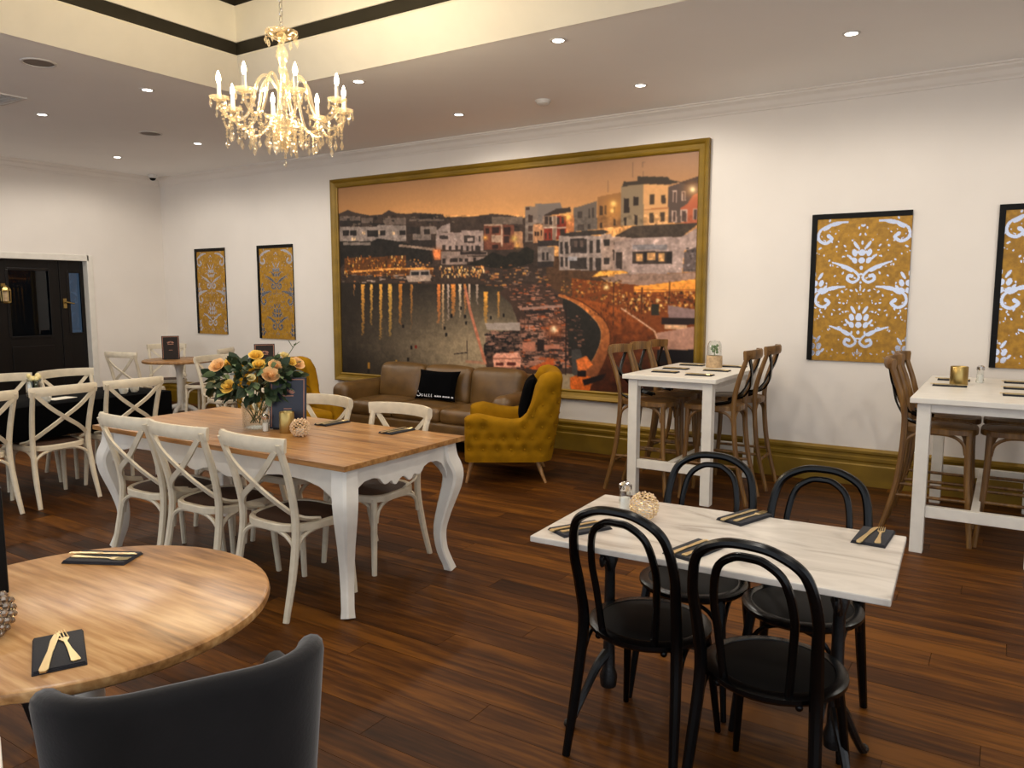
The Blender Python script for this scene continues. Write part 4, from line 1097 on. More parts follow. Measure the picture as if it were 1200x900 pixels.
def make_wing(label):
    t = thing('wing_armchair', label, 'armchair')
    ZB = 0.19
    def top(u):
        a = abs(u - 0.5) * 2       # 0 at the back middle, 1 at the arm fronts
        return float(np.interp(a, [0, 0.18, 0.30, 0.36, 0.40, 0.43, 0.465, 0.52, 0.60, 0.72, 0.88, 1.0], [0.935, 0.94, 0.95, 0.93, 0.85, 0.72, 0.62, 0.565, 0.555, 0.57, 0.605, 0.585]))
    def th(u):
        a = abs(u - 0.5) * 2
        return float(np.interp(a, [0, 0.34, 0.46, 0.6, 1.0], [0.13, 0.13, 0.10, 0.115, 0.13]))
    def lean(u, h):
        a = abs(u - 0.5) * 2
        b_ = float(np.interp(a, [0, 0.30, 0.45, 0.6, 1.0], [0.07, 0.06, 0.035, 0.015, 0.015]))
        return b_ * h + 0.02 * math.sin(math.pi * min(1, max(0, h))) - 0.03 * (1 - h)
    SP = 0.115
    def grid(tot):
        out = []; k = 0; z = 0.30
        while z < 0.92:
            n = int(tot / SP); off = (k % 2) * SP / 2
            for i in range(n + 1):
                s = 0.04 + off + i * SP
                if s < tot - 0.03 and z < top(s / tot) - 0.10: out.append((s, z, 1))
            z += 0.095; k += 1
        return out
    cache = {}
    def tuft(s, z, o):
        if o <= 0: return 0
        if 'g' not in cache: cache['g'] = grid(2 * (0.34 + 0.36 - 0.16) + 0.16 * math.pi + 2 * (0.35 - 0.16))
        m = 0
        for (bs, bz, _) in cache['g']:
            d2 = (s - bs) ** 2 + (z - bz) ** 2
            if d2 < 0.012: m += 0.026 * math.exp(-d2 / (2 * 0.024 ** 2))
        return m
    q, bp = shell(0.35, 0.36, 0.34, 0.16, ZB, top, th, lean, tuft, nu=110, nz=20, buttons=grid)
    sh = q.build('shell', 'mustard', t)
    for p in bp:
        b = MB(); b.ball(p, 0.009, 6, 4); b.build('button', 'mustard', sh)
    b = MB(); b.rbox((0, 0.015, 0.26), (0.62, 0.66, 0.13), 0.03, 2, 3); b.build('seat_base', 'mustard', t)
    b = MB(); b.rbox((0, 0.03, 0.385), (0.58, 0.60, 0.14), 0.05, 3, 4, puff=(0, 0, 0.02)); b.build('seat_cushion', 'mustard', t)
    for sx in (-1, 1):
        for (y0, y1) in ((0.28, 0.33), (-0.26, -0.34)):
            b = MB(); b.tube([(sx * 0.27, y0, 0.20), (sx * 0.31, y1, 0)], [0.024, 0.012], 10); b.build('leg', 'leg_wood', t)
    return t
wing = Proto(make_wing)
g = 'mustard armchairs by the sofa'
wing.put((-3.68, 5.605, 0), R(122), 'mustard button-tufted wing armchair seen side on at the sofa end nearest the bar tables', g)
wing.put((-5.88, 5.12, 0), R(-104), 'mustard wing armchair with open front, half hidden behind the blue menu stand', g)

def pillow(name, w, h, d, loc, rot, label, writing=False):
    t = thing(name, label, 'cushion', loc); t.rotation_euler = rot
    V = []; F = []; n = 14
    for side in (1, -1):
        for i in range(n + 1):
            for j in range(n + 1):
                u = -1 + 2 * i / n; v = -1 + 2 * j / n
                pin = 1 - 0.10 * (1 - abs(u) ** 2) * abs(v) ** 3; pin2 = 1 - 0.12 * (1 - abs(v) ** 2) * abs(u) ** 3
                bul = max(0, (1 - u ** 4)) ** 0.6 * max(0, (1 - v ** 4)) ** 0.6
                V.append((u * w / 2 * pin2, side * d / 2 * bul, h / 2 + v * h / 2 * pin))
    m = (n + 1) ** 2
    for s in (0, 1):
        for i in range(n):
            for j in range(n):
                a = s * m + i * (n + 1) + j; qd = (a, a + 1, a + n + 2, a + n + 1); F.append(qd if s == 0 else tuple(reversed(qd)))
    q = MB(); q.add(V, F, True); q.build('cover', 'black_fabric', t)
    if writing:      # a line of small hand lettering along the lower edge, too small to read beyond its first letters
        q = MB()
        def st(pts, r=0.0032): q.tube(spline([(x, -0.034 - 0.02 * (1 - (2 * x / w) ** 2), z) for (x, z) in pts], 3), r, 5)
        x = -w * 0.40; z = 0.026
        st([(x + .052, z + .058), (x + .03, z + .066), (x + .01, z + .052), (x + .035, z + .034), (x + .052, z + .016), (x + .03, z), (x + .004, z + .008)], 0.0042)
        x += .062; st([(x, z + .018), (x + .024, z + .022), (x + .014, z + .036), (x, z + .020), (x + .012, z), (x + .030, z + .008)])
        x += .042; st([(x, z + .02), (x + .012, z + .056), (x + .004, z + .02), (x + .012, z), (x + .022, z + .006)])
        for k in range(3):
            x += .032; st([(x, z + .030), (x, z + .002), (x + .012, z)])
        for k in range(7):
            x += .030 if k % 3 else .042
            st([(x, z + .002), (x + .004, z + .018), (x + .012, z + .004), (x + .016, z + .018), (x + .020, z + .002)], 0.0026)
        q.build('embroidery', 'white_stitch', t)
    return t

# leather sofa
sf = thing('leather_sofa', 'worn brown leather three-seat sofa under the harbour mural', 'sofa', (-5.06, 6.375, 0))
b = MB(); b.rbox((0, 0.0, 0.225), (2.10, 0.78, 0.17), 0.03, 2, 4); b.build('base', 'leather', sf)
for s in (-1, 1):
    b = MB(); b.rbox((s * 1.055, 0.0, 0.375), (0.215, 0.82, 0.50), 0.085, 3, 5, puff=(0.012, 0.01, 0.006)); b.build('arm', 'leather', sf)
b = MB(); b.rbox((0, 0.36, 0.47), (2.10, 0.17, 0.60), 0.06, 3, 4); b.build('back_frame', 'leather', sf)
for k in range(3):
    x = -0.635 + 0.635 * k
    b = MB(); b.rbox((x, -0.05, 0.375), (0.632, 0.68, 0.155), 0.05, 3, 6, puff=(0, 0.01, 0.022)); b.build('seat_cushion', 'leather', sf)
    b = MB(); b.rbox((x, 0.225, 0.605), (0.636, 0.20, 0.42), 0.075, 3, 6, puff=(0, 0.035, 0.02), rot=Matrix.Rotation(R(-9), 3, 'X')); b.build('back_cushion', 'leather', sf)
for sx in (-1, 1):
    for sy in (-1, 1):
        b = MB(); b.tube([(sx * 0.98, sy * 0.36, 0.145), (sx * 0.99, sy * 0.37, 0)], [0.028, 0.02], 8); b.build('leg', 'door_wood', sf)
pillow('lettered_cushion', 0.53, 0.33, 0.13, (-5.06, 6.33, 0.475), (R(-20), 0, R(2)), 'black oblong cushion with white lettering on the brown sofa', True)
pillow('black_cushion', 0.42, 0.42, 0.13, (-3.56, 5.68, 0.475), (R(-14), 0, R(122 + 180)), 'square black cushion on the tufted armchair seen side on')
pillow('black_cushion', 0.44, 0.42, 0.14, (-6.05, 5.165, 0.475), (R(-16), 0, R(-104 + 180)), 'square black cushion in the armchair behind the flowers')

# grey velvet tub chairs
def make_tub(label):
    t = thing('velvet_tub_chair', label, 'chair')
    def top(u):
        a = abs(u - 0.5) * 2
        return float(np.interp(a, [0, 0.2, 0.36, 0.44, 0.52, 0.7, 0.85, 1.0], [0.80, 0.80, 0.797, 0.785, 0.73, 0.63, 0.60, 0.585]))
    def th(u): return 0.062
    def lean(u, h): return 0.055 * h - 0.02
    q, _ = shell(0.25, 0.26, 0.26, 0.14, 0.28, top, th, lean, None, nu=64, nz=10)
    q.build('shell', 'velvet', t)
    b = MB(); b.rbox((0, 0.0, 0.37), (0.50, 0.52, 0.19), 0.045, 3, 4, puff=(0, 0, 0.015)); b.build('seat', 'velvet', t)
    for sx in (-1, 1):
        for sy in (-1, 1):
            b = MB(); b.tube([(sx * 0.19, sy * 0.19, 0.285), (sx * 0.235, sy * 0.235, 0)], [0.019, 0.011], 8); b.build('leg', 'iron', t)
    return t
tubs = Proto(make_tub)
g = 'grey velvet chairs at the round oak table'
tubs.put((-1.60, 1.04, 0), R(61), 'charcoal velvet tub chair with its back turned at the round oak table', g)
tubs.put((-3.02, 0.99, 0), R(-76), 'charcoal velvet tub chair across the round oak table, behind the dark menu', g)

# ------------------------------------------------------------------ round oak pedestal table, bistro tables, black cloth table
def round_table(c, r, H, label, top_m, cat='table', colr=0.05):
    t = thing('pedestal_table', label, cat, (c[0], c[1], 0))
    b = MB(); b.lathe([(0, H - 0.034), (r - 0.012, H - 0.034), (r - 0.003, H - 0.028), (r, H - 0.018), (r - 0.003, H - 0.006), (r - 0.012, H), (0, H)], 64); b.build('tabletop', top_m, t)
    b = MB(); b.lathe([(colr * 1.7, 0.09), (colr * 1.5, 0.13), (colr, 0.20), (colr * 0.92, 0.45), (colr, 0.60), (colr * 1.5, H - 0.06), (colr * 2.6, H - 0.035)], 18); b.build('pedestal', 'white_paint', t)
    for k in range(4):
        a = math.pi / 2 * k + 0.6; d = Vector((math.cos(a), math.sin(a), 0))
        P = spline([d * 0.03 + Vector((0, 0, 0.15)), d * 0.14 + Vector((0, 0, 0.12)), d * (r * 0.62) + Vector((0, 0, 0.035)), d * (r * 0.74) + Vector((0, 0, 0.02))], 4)
        b = MB(); b.tube(P, [0.032, 0.028, 0.020, 0.018], 8); b.build('foot', 'white_paint', t)
    return t
round_table((-2.08, 1.058), 0.493, 0.75, 'round oak table with white pedestal in the foreground', 'oak_pale')
round_table((-9.02, 6.03), 0.44, 0.75, 'small round bistro table by the room corner with menu stand', 'leg_wood', colr=0.042)
round_table((-6.62, 5.46), 0.32, 0.75, 'small round table behind the flowers holding a dark menu', 'leg_wood', colr=0.042)

ct = thing('cloth_table', 'long dining table draped in a black cloth, white chairs along it', 'table', (-6.56, 2.97, 0))
b = MB(); b.bx(-0.36, 0.36, -1.04, 1.04, 0.71, 0.735); b.build('tabletop', 'leg_wood', ct)
for sx in (-1, 1):
    for sy in (-1, 1):
        b = MB(); b.box((sx * 0.30, sy * 0.97, 0.355), (0.06, 0.06, 0.71), taper=0.75); b.build('leg', 'white_paint', ct, bevel=0.003)
# cloth with a soft fluted hem
V = []; F = []; per = []
hx, hy = 0.385, 1.065
for (x0, y0, x1, y1) in ((-hx, -hy, hx, -hy), (hx, -hy, hx, hy), (hx, hy, -hx, hy), (-hx, hy, -hx, -hy)):
    n = 10 if abs(x1 - x0) > 0.1 else 26
    for i in range(n): per.append((x0 + (x1 - x0) * i / n, y0 + (y1 - y0) * i / n))
n = len(per); rings = [(0.985, 0.742, 0), (1.0, 0.738, 0), (1.004, 0.70, 0.3), (1.008, 0.60, 0.7), (1.012, 0.49, 1.0)]
for (f_, z, am) in rings:
    for i, (x, y) in enumerate(per):
        w = am * 0.012 * math.sin(i * 1.9) ; L = math.hypot(x, y)
        V.append((x * f_ + w * (1 if abs(abs(x) - hx) < 1e-6 else 0) * math.copysign(1, x), y * f_ + w * (1 if abs(abs(y) - hy) < 1e-6 else 0) * math.copysign(1, y), z))
for r_ in range(len(rings) - 1):
    for i in range(n): j = (i + 1) % n; F.append((r_ * n + i, (r_ + 1) * n + i, (r_ + 1) * n + j, r_ * n + j))
F.append(tuple(range(n)))
b = MB(); b.add(V, F, True); o = b.build('black_tablecloth', 'black_cloth', None, (-6.56, 2.97, 0))
sd = o.modifiers.new('thickness', 'SOLIDIFY'); sd.thickness = 0.004; sd.offset = 1
tag(o, 'black cloth hanging over the table between two rows of white chairs', 'tablecloth')

# white side cabinet at the very edge of the view
cb = thing('side_cabinet', 'white painted cabinet standing beside the round oak table', 'cabinet', (-1.349, 0.546, 0), R(67.7))
b = MB(); b.bx(-0.30, 0.0, -0.30, -0.04, 0.05, 0.86); b.build('body', 'white_paint', cb, bevel=0.003)
b = MB(); b.bx(-0.30, 0.0, -0.30, -0.04, 0.86, 0.885); b.build('top', 'white_paint', cb, bevel=0.003)
b = MB(); b.bx(-0.29, -0.01, -0.314, -0.30, 0.08, 0.84); dr = b.build('door', 'white_paint', cb, bevel=0.003)
b = MB(); b.ball((-0.04, -0.326, 0.5), 0.013); b.build('knob', 'brass', dr)
b = MB(); b.bx(-0.29, -0.01, -0.29, -0.05, 0.0, 0.05); b.build('plinth', 'white_paint', cb)

# ------------------------------------------------------------------ table settings
def make_napkin(label):
    q = MB()
    for k in range(3): q.rbox((0, 0, 0.0016 + 0.0030 * k), (0.205 - 0.004 * k, 0.108 - 0.003 * k, 0.0032), 0.0014, 1, 1)
    o = q.build('napkin', 'napkin'); return tag(o, label, 'napkin')
def make_fork(label):
    q = MB(); out = [(-0.095, 0.007), (-0.09, 0.010), (-0.02, 0.0045), (0.03, 0.0035), (0.045, 0.010), (0.055, 0.012), (0.055, -0.012), (0.045, -0.010), (0.03, -0.0035), (-0.02, -0.0045), (-0.09, -0.010), (-0.095, -0.007)]
    q.prism(out, 0, 0.0026, 'xy'); t = thing('fork', label, 'fork'); q.build('handle', 'gold_metal', t)
    for k in range(4):
        q = MB(); q.tube(spline([(0.053, -0.0102 + 0.0068 * k, 0.0014), (0.075, -0.0100 + 0.0067 * k, 0.001), (0.10, -0.0090 + 0.006 * k, 0.004)], 2), [0.0019, 0.0017, 0.0010], 5); q.build('tine', 'gold_metal', t)
    return t
def make_knife(label):
    t = thing('knife', label, 'knife')
    q = MB(); q.prism([(-0.11, 0.006), (-0.10, 0.0095), (-0.02, 0.0065), (-0.005, 0.006), (-0.005, -0.006), (-0.02, -0.0065), (-0.10, -0.0095), (-0.11, -0.006)], 0, 0.004, 'xy'); q.build('handle', 'gold_metal', t)
    q = MB(); q.prism([(-0.005, 0.006), (0.06, 0.0085), (0.095, 0.006), (0.11, -0.004), (0.105, -0.008), (-0.005, -0.006)], 0.001, 0.0026, 'xy'); q.build('blade', 'gold_metal', t)
    return t
nap, frk, knf = Proto(make_napkin), Proto(make_fork), Proto(make_knife)
def setting(x, y, z, rz, where, cross=0.0):
    nap.put((x, y, z), rz, 'folded charcoal napkin ' + where, 'table napkins')
    c, s = math.cos(rz), math.sin(rz)
    for (pr, lx, ly, a, nm) in ((knf, -0.008, 0.018 - cross * 0.006, 0.06 - cross, 'knife'), (frk, 0.004, -0.020 + cross * 0.006, -0.05 + cross, 'fork')):
        pr.put((x + c * lx - s * ly, y + s * lx + c * ly, z + 0.0098), rz + a, 'gold %s on the napkin ' % nm + where, 'gold cutlery')
ZM, ZR, ZL, ZBAR = 0.7502, 0.7502, 0.7802, 0.9652
setting(-1.245, 2.375, ZM, R(62), 'at the marble table edge below the salt shaker')
setting(-0.825, 2.375, ZM, R(76), 'between the two near bentwood backs on marble', 0.05)
setting(-0.795, 2.835, ZM, R(72), 'at the far middle of the marble table', 0.05)
setting(-0.355, 2.84, ZM, R(88), 'at the plain corner of the marble table', 0.14)
setting(-1.82, 0.871, ZR, R(154), 'on the round oak table by the velvet chair back', 0.2)
setting(-2.37, 1.285, ZR, R(28), 'across the round oak table by the open floor')
setting(-3.53, 3.40, ZL, R(88), 'on the long table in front of the middle far chair')
setting(-3.00, 3.40, ZL, R(88), 'on the long table close to its bare end')
setting(-4.10, 2.72, ZL, R(88), 'on the long table behind the vase side chair back')
g_ = [(-2.33, 6.13, 'on terrarium bar table, mural side, middle'), (-2.33, 6.52, 'on terrarium bar table, mural side, wall end'), (-2.30, 5.82, 'on terrarium bar table, mural side, free end'),
      (-1.99, 5.74, 'on the open side of the terrarium bar table, free end'), (-1.99, 6.15, 'on the open side of the terrarium bar table, middle'), (-1.98, 6.57, 'on the open side of the terrarium bar table, wall end')]
for (x, y, w) in g_: setting(x, y, ZBAR, R(2), w)
for (x, y, w) in [(-0.33, 5.98, 'on the brass cup bar table, mural side, outer place'), (-0.33, 6.40, 'on the brass cup bar table, mural side, wall place'),
                  (0.08, 5.62, 'on the brass cup bar table, far side, free end'), (0.08, 6.03, 'on the brass cup bar table, far side, middle'), (0.08, 6.43, 'on the brass cup bar table, far side, wall end')]:
    setting(x, y, ZBAR, R(2), w)

def shaker(x, y, z, label, s=1.0):
    t = thing('salt_shaker', label, 'shaker', (x, y, z))
    q = MB(); q.lathe([(0.0, 0.0), (0.019 * s, 0.0), (0.022 * s, 0.004), (0.021 * s, 0.04 * s), (0.018 * s, 0.072 * s), (0.020 * s, 0.080 * s)], 10, smooth=False); q.build('bottle', 'clear_glass', t)
    q = MB(); q.lathe([(0.0, 0.003), (0.0165 * s, 0.003), (0.0165 * s, 0.052 * s), (0.0, 0.054 * s)], 10); q.build('salt', 'salt', t)
    q = MB(); q.lathe([(0.021 * s, 0.078 * s), (0.0225 * s, 0.084 * s), (0.0225 * s, 0.098 * s), (0.014 * s, 0.106 * s), (0.0, 0.108 * s)], 14); q.build('cap', 'chrome', t)
shaker(-1.205, 2.665, ZM, 'clear glass salt shaker with chrome cap on the marble table', 1.12)
shaker(-3.655, 2.985, ZL, 'small glass salt shaker in front of the blue menu', 0.95)
shaker(-0.165, 6.30, ZBAR, 'clear glass shaker jar beside the brass cup', 1.15)

def bead_ball(x, y, z, r, material, label, n=130, br=0.006):
    t = thing('beaded_ball', label, 'candle holder', (x, y, z))
    q = MB(); ga = math.pi * (3 - math.sqrt(5)); pts = []
    for i in range(n):
        zz = 1 - 2 * (i + 0.5) / n
        if zz < -0.9 or zz > 0.93: continue
        rr = math.sqrt(1 - zz * zz); a = ga * i; p = Vector((rr * math.cos(a), rr * math.sin(a), zz)) * r + Vector((0, 0, r * 0.98)); pts.append(p)
        q.ball(p, br * random.uniform(0.75, 1.2), 6, 4)
    o = q.build('beads', material, t); o['kind'] = 'stuff'
    q = MB()
    for i, p in enumerate(pts):
        for j in (8, 13):
            if i + j < len(pts): q.tube([p, pts[i + j]], 0.0014, 4, cap=False)
    q.build('wire_frame', 'gold_metal', t)
    q = MB(); q.lathe([(0.0, 0.006), (r * 0.42, 0.006), (r * 0.45, 0.012), (r * 0.42, r * 0.75), (r * 0.36, r * 0.8), (0.0, r * 0.78)], 14); q.build('candle_cup', 'paper', t)
bead_ball(-1.105, 2.615, ZM, 0.052, 'bead', 'pale openwork beaded ball beside the salt shaker', 150, 0.0045)
bead_ball(-3.36, 2.985, ZL, 0.052, 'bead', 'pale openwork beaded ball beside the gold cup')
bead_ball(-2.055, 0.825, ZR, 0.055, 'bead_dark', 'sparkling faceted beaded ball on the round oak table', 110, 0.0085)

def cup(x, y, z, label, r=0.033, h=0.10):
    q = MB(); q.lathe([(0.0, 0.0), (r, 0.0), (r + 0.001, 0.003), (r, h - 0.002), (r - 0.0015, h), (r - 0.003, h - 0.003), (r - 0.003, 0.006), (0.0, 0.005)], 28)
    tag(q.build('metal_cup', 'brass', None, (x, y, z)), label, 'cup')
cup(-3.52, 3.03, ZL, 'gold metal cup in front of the blue menu', 0.043, 0.122)
cup(-0.285, 6.12, ZBAR, 'brushed brass cup on the white bar table', 0.055, 0.125)

def menu(x, y, z, rz, w, h, material, label, easel=True):
    t = thing('menu_stand', label, 'menu stand', (x, y, z), rz)
    tilt = Matrix.Rotation(R(-9), 3, 'X')
    q = MB(); q.box(tilt @ Vector((0, 0, h / 2 + 0.004)), (w, 0.022, h), tilt); q.build('cover', material, t, bevel=0.003)
    q = MB()
    for (cx, cz, sx, sz) in ((-w / 2 + 0.012, h / 2, 0.006, h - 0.02), (w / 2 - 0.012, h / 2, 0.006, h - 0.02), (0, h - 0.012, w - 0.02, 0.006)):
        q.box(tilt @ Vector((cx, -0.012, cz + 0.004)), (sx, 0.003, sz), tilt)
    q.build('border_line', 'copper_print', t)
    q = MB()      # crest: a low fan of petals over a bar
    for k in range(7):
        a = math.pi * (k + 0.5) / 7; d = Vector((math.cos(a), 0, math.sin(a) * 0.62)); c0 = Vector((0, -0.0125, h * 0.70))
        p = [c0 + d * 0.010, c0 + d * 0.030 + Vector((-d.z, 0, d.x)) * 0.008, c0 + d * 0.046, c0 + d * 0.030 - Vector((-d.z, 0, d.x)) * 0.008]
        V = [tilt @ v for v in p] + [tilt @ (v + Vector((0, -0.0015, 0))) for v in p]
        q.add(V, [(0, 1, 2, 3), (7, 6, 5, 4), (0, 4, 5, 1), (1, 5, 6, 2), (2, 6, 7, 3), (3, 7, 4, 0)])
    q.box(tilt @ Vector((0, -0.0132, h * 0.70 - 0.014)), (0.07, 0.0015, 0.008), tilt); q.build('crest', 'copper_print', t)
    q = MB(); q.box(tilt @ Vector((0, -0.0132, h * 0.40)), (0.045, 0.0015, 0.006), tilt); q.build('title_line', 'copper_print', t)
    q = MB(); q.box((0, 0.05, 0.006), (w * 0.8, 0.12, 0.012)); q.box(Vector((0, 0.075, h * 0.32)), (w * 0.5, 0.008, h * 0.66), Matrix.Rotation(R(12), 3, 'X')); q.build('easel', 'door_wood', t)
    return t
menu(-3.605, 3.11, ZL, R(36), 0.215, 0.305, 'menu_blue', 'navy blue menu stand with copper crest on the long table')
menu(-9.09, 5.97, 0.7502, R(58), 0.21, 0.30, 'menu_brown', 'dark brown framed menu stand on the corner bistro table')
menu(-6.63, 5.44, 0.7502, R(52), 0.21, 0.31, 'menu_brown', 'dark menu stand rising behind the flower arrangement')
t = thing('framed_menu', 'black framed menu card standing on the round oak table', 'menu stand', (-2.375, 0.893, ZR), R(64))
for (x0, x1, z0, z1) in ((-0.11, -0.078, 0, 0.30), (0.078, 0.11, 0, 0.30), (-0.078, 0.078, 0, 0.032), (-0.078, 0.078, 0.268, 0.30)):
    b = MB(); b.bx(x0, x1, -0.012, 0.012, z0, z1); b.build('frame_bar', 'black_paint', t, bevel=0.002)
b = MB(); b.bx(-0.078, 0.078, -0.004, 0.004, 0.032, 0.268); b.build('card', 'cork', t)
b = MB(); b.bx(-0.08, 0.08, 0.012, 0.07, 0.0, 0.012); b.build('base', 'black_paint', t)

# ------------------------------------------------------------------ flowers in a glass vase
VX, VY = -3.80, 3.04
t = thing('glass_vase', 'clear glass vase holding roses on the long table', 'vase', (VX, VY, ZL))
b = MB(); b.lathe([(0.0, 0.006), (0.070, 0.006), (0.075, 0.012), (0.078, 0.15), (0.080, 0.158), (0.084, 0.155), (0.082, 0.01), (0.075, 0.0), (0.0, 0.0)], 28); b.build('glass', 'clear_glass', t)
fl = thing('rose_bouquet', 'full bouquet of yellow and peach roses with greenery in glass vase', 'flowers', (VX, VY, ZL + 0.02))
right = Vector((math.cos(R(51)), math.sin(R(51)), 0)); away = Vector((-right.y, right.x, 0))   # arranged broadside along the table's diagonal
def fpos(a, bb, c): return right * a + away * bb + Vector((0, 0, c))
def rose(p, r, material):
    q = MB(); aim = (Vector(p) - Vector((0, 0, 0.12))); aim = (aim.normalized() + Vector((0.75, -0.65, 0.35)) * 0.9).normalized()
    zq = Vector((0, 0, 1)).rotation_difference(aim).to_matrix()
    for (ringn, rr, hh, op, ph) in ((3, 0.26, 0.95, 0.0, 0.0), (4, 0.44, 0.95, 0.0, 0.5), (5, 0.64, 0.88, 0.10, 0.2), (5, 0.80, 0.82, 0.15, 0.9), (6, 0.96, 0.70, 0.42, 0.7)):
        for k in range(ringn):
            a0 = 2 * math.pi * k / ringn + ph; V = []; F = []
            for i in range(4):
                v = i / 3
                for j in range(5):
                    u = (j / 4 - 0.5) * 2; wd = 1.25 * (0.45 + 0.55 * math.sin(math.pi * min(1, v * 0.75 + 0.12)))
                    a = a0 + u * wd * math.pi / ringn * 1.1; rad = r * rr * (0.25 + 0.75 * v ** (0.8)) * (1 + op * 0.35 * v * v) * (1 - 0.05 * u * u)
                    z = r * (hh * v - 0.25 - (op * 0.22) * v * v - 0.10 * u * u * v)
                    V.append(zq @ Vector((rad * math.cos(a), rad * math.sin(a), z)) + Vector(p))
            for i in range(3):
                for j in range(4): F.append((i * 5 + j, i * 5 + j + 1, i * 5 + j + 6, i * 5 + j + 5))
            q.add(V, F, True)
    q.ball(Vector(p) + zq @ Vector((0, 0, r * 0.18)), r * 0.26, 8, 6)
    q.build('rose', material, fl)
roses = [((0.085, -0.11, 0.305), 0.050, 'rose_peach'), ((0.115, -0.05, 0.355), 0.040, 'rose_peach'), ((-0.15, -0.10, 0.245), 0.042, 'rose_yellow'), ((0.01, -0.02, 0.415), 0.040, 'rose_yellow'), ((0.025, -0.07, 0.365), 0.036, 'rose_yellow'),
         ((-0.205, -0.02, 0.36), 0.046, 'rose_peach'), ((-0.135, 0.0, 0.375), 0.038, 'rose_yellow'), ((-0.24, -0.04, 0.265), 0.026, 'rose_cream'), ((-0.02, -0.12, 0.295), 0.024, 'rose_cream'), ((0.245, -0.01, 0.36), 0.042, 'rose_peach'), ((0.175, 0.03, 0.405), 0.030, 'rose_cream'), ((0.21, -0.05, 0.375), 0.028, 'rose_yellow')]
for (p, r, m) in roses:
    P = fpos(*p); rose(P, r, m)
    q = MB(); q.tube(spline([(random.uniform(-.03, .03), random.uniform(-.03, .03), 0.01), (P.x * 0.25, P.y * 0.25, 0.10), tuple(P * 0.94)], 4), 0.0028, 5); q.build('stem', 'stem', fl)
def leaf_mesh(material):
    q = MB(); V = []; F = []
    for i in range(6):
        v = i / 5; w = 0.30 * math.sin(math.pi * v ** 0.8) ** 0.8 if 0 < v < 1 else 0.0
        for j in (-1, 0, 1): V.append((j * w, v, -0.12 * v * v + (0.06 if j else 0.0) * (w / 0.3)))
    for i in range(5):
        for j in range(2): F.append((i * 3 + j, i * 3 + j + 1, i * 3 + j + 4, i * 3 + j + 3))
    q.add(V, F, True); me = q.mesh('leaf'); me.materials.append(M[material]); return me
lmd, lmp = leaf_mesh('leaf'), leaf_mesh('leaf_pale')
leaf_rng = random.Random(4)
for k in range(295):
    a = leaf_rng.uniform(0, 2 * math.pi); ph = leaf_rng.uniform(-0.9, 1.2)
    d = Vector((math.cos(a) * math.cos(ph), math.sin(a) * math.cos(ph), math.sin(ph)))
    rad = leaf_rng.uniform(0.35, 1.0) ** 0.5
    P = right * (d.x * 0.275 * rad) + away * (d.y * 0.14 * rad) + Vector((0, 0, 0.265 + d.z * 0.125 * rad))
    o = bpy.data.objects.new('leaf', lmp if leaf_rng.random() < 0.22 else lmd); COL.objects.link(o); o.parent = fl
    o.location = P; s = leaf_rng.uniform(0.05, 0.088); o.scale = (s * 1.15, s, s)
    aim = (right * d.x + away * d.y + Vector((0, 0, d.z * 0.8 - 0.1)) + Vector((leaf_rng.uniform(-.5, .5), leaf_rng.uniform(-.5, .5), leaf_rng.uniform(-.4, .4)))).normalized()
    o.rotation_euler = (aim.to_track_quat('Y', 'Z').to_matrix() @ Matrix.Rotation(leaf_rng.uniform(-1.5, 1.5), 3, 'Y')).to_euler()
q = MB()
for (A, Bp) in (((0.14, 0.0, 0.33), (0.245, 0.01, 0.49)), ((0.225, 0.01, 0.46), (0.20, 0.01, 0.505)), ((0.235, 0.01, 0.475), (0.265, 0.01, 0.495))): q.tube([fpos(*A), fpos(*Bp)], 0.0022, 5)
q.ball(fpos(0.236, 0.01, 0.478), 0.007, 6, 4); q.build('twig', 'stem', fl)

# jar terrarium on the bar table
t = thing('jar_terrarium', 'glass jar terrarium with cork base and green sprig on the bar table', 'terrarium', (-2.11, 6.44, ZBAR))
b = MB(); b.lathe([(0.0, 0.0), (0.066, 0.0), (0.068, 0.006), (0.066, 0.10), (0.0, 0.10)], 20); b.build('cork_base', 'cork', t)
b = MB(); b.lathe([(0.050, 0.10), (0.058, 0.105), (0.060, 0.17), (0.055, 0.205), (0.040, 0.225), (0.0, 0.232)], 20); b.build('glass_dome', 'clear_glass', t)
b = MB()
for k in range(9):
    a = k * 2.4; b.ball((0.022 * math.cos(a), 0.022 * math.sin(a), 0.13 + 0.007 * k), 0.013, 6, 4)
b.tube([(0, 0, 0.10), (0, 0, 0.19)], 0.004, 5); b.build('sprig', 'leaf_pale', t)

# things on the black cloth table
t = thing('flower_jar', 'clear glass jar with white blossoms on the black cloth table', 'jar', (-6.70, 3.16, 0.743))
b = MB(); b.lathe([(0.0, 0.0), (0.055, 0.0), (0.06, 0.01), (0.06, 0.11), (0.05, 0.13), (0.055, 0.15), (0.051, 0.15), (0.046, 0.13), (0.055, 0.10), (0.055, 0.012), (0.0, 0.008)], 18); b.build('jar', 'clear_glass', t)
for k in range(7):
    a = k * 0.9; b = MB(); b.ball((0.035 * math.cos(a), 0.035 * math.sin(a), 0.155 + 0.012 * (k % 3)), 0.020, 7, 5); b.build('blossom', 'rose_cream', t)
b = MB()
for k in range(5): b.tube([(0.01 * math.cos(k), 0.01 * math.sin(k), 0.015), (0.03 * math.cos(k * 1.3), 0.03 * math.sin(k * 1.3), 0.15)], 0.003, 5)
b.build('stems', 'stem', t)
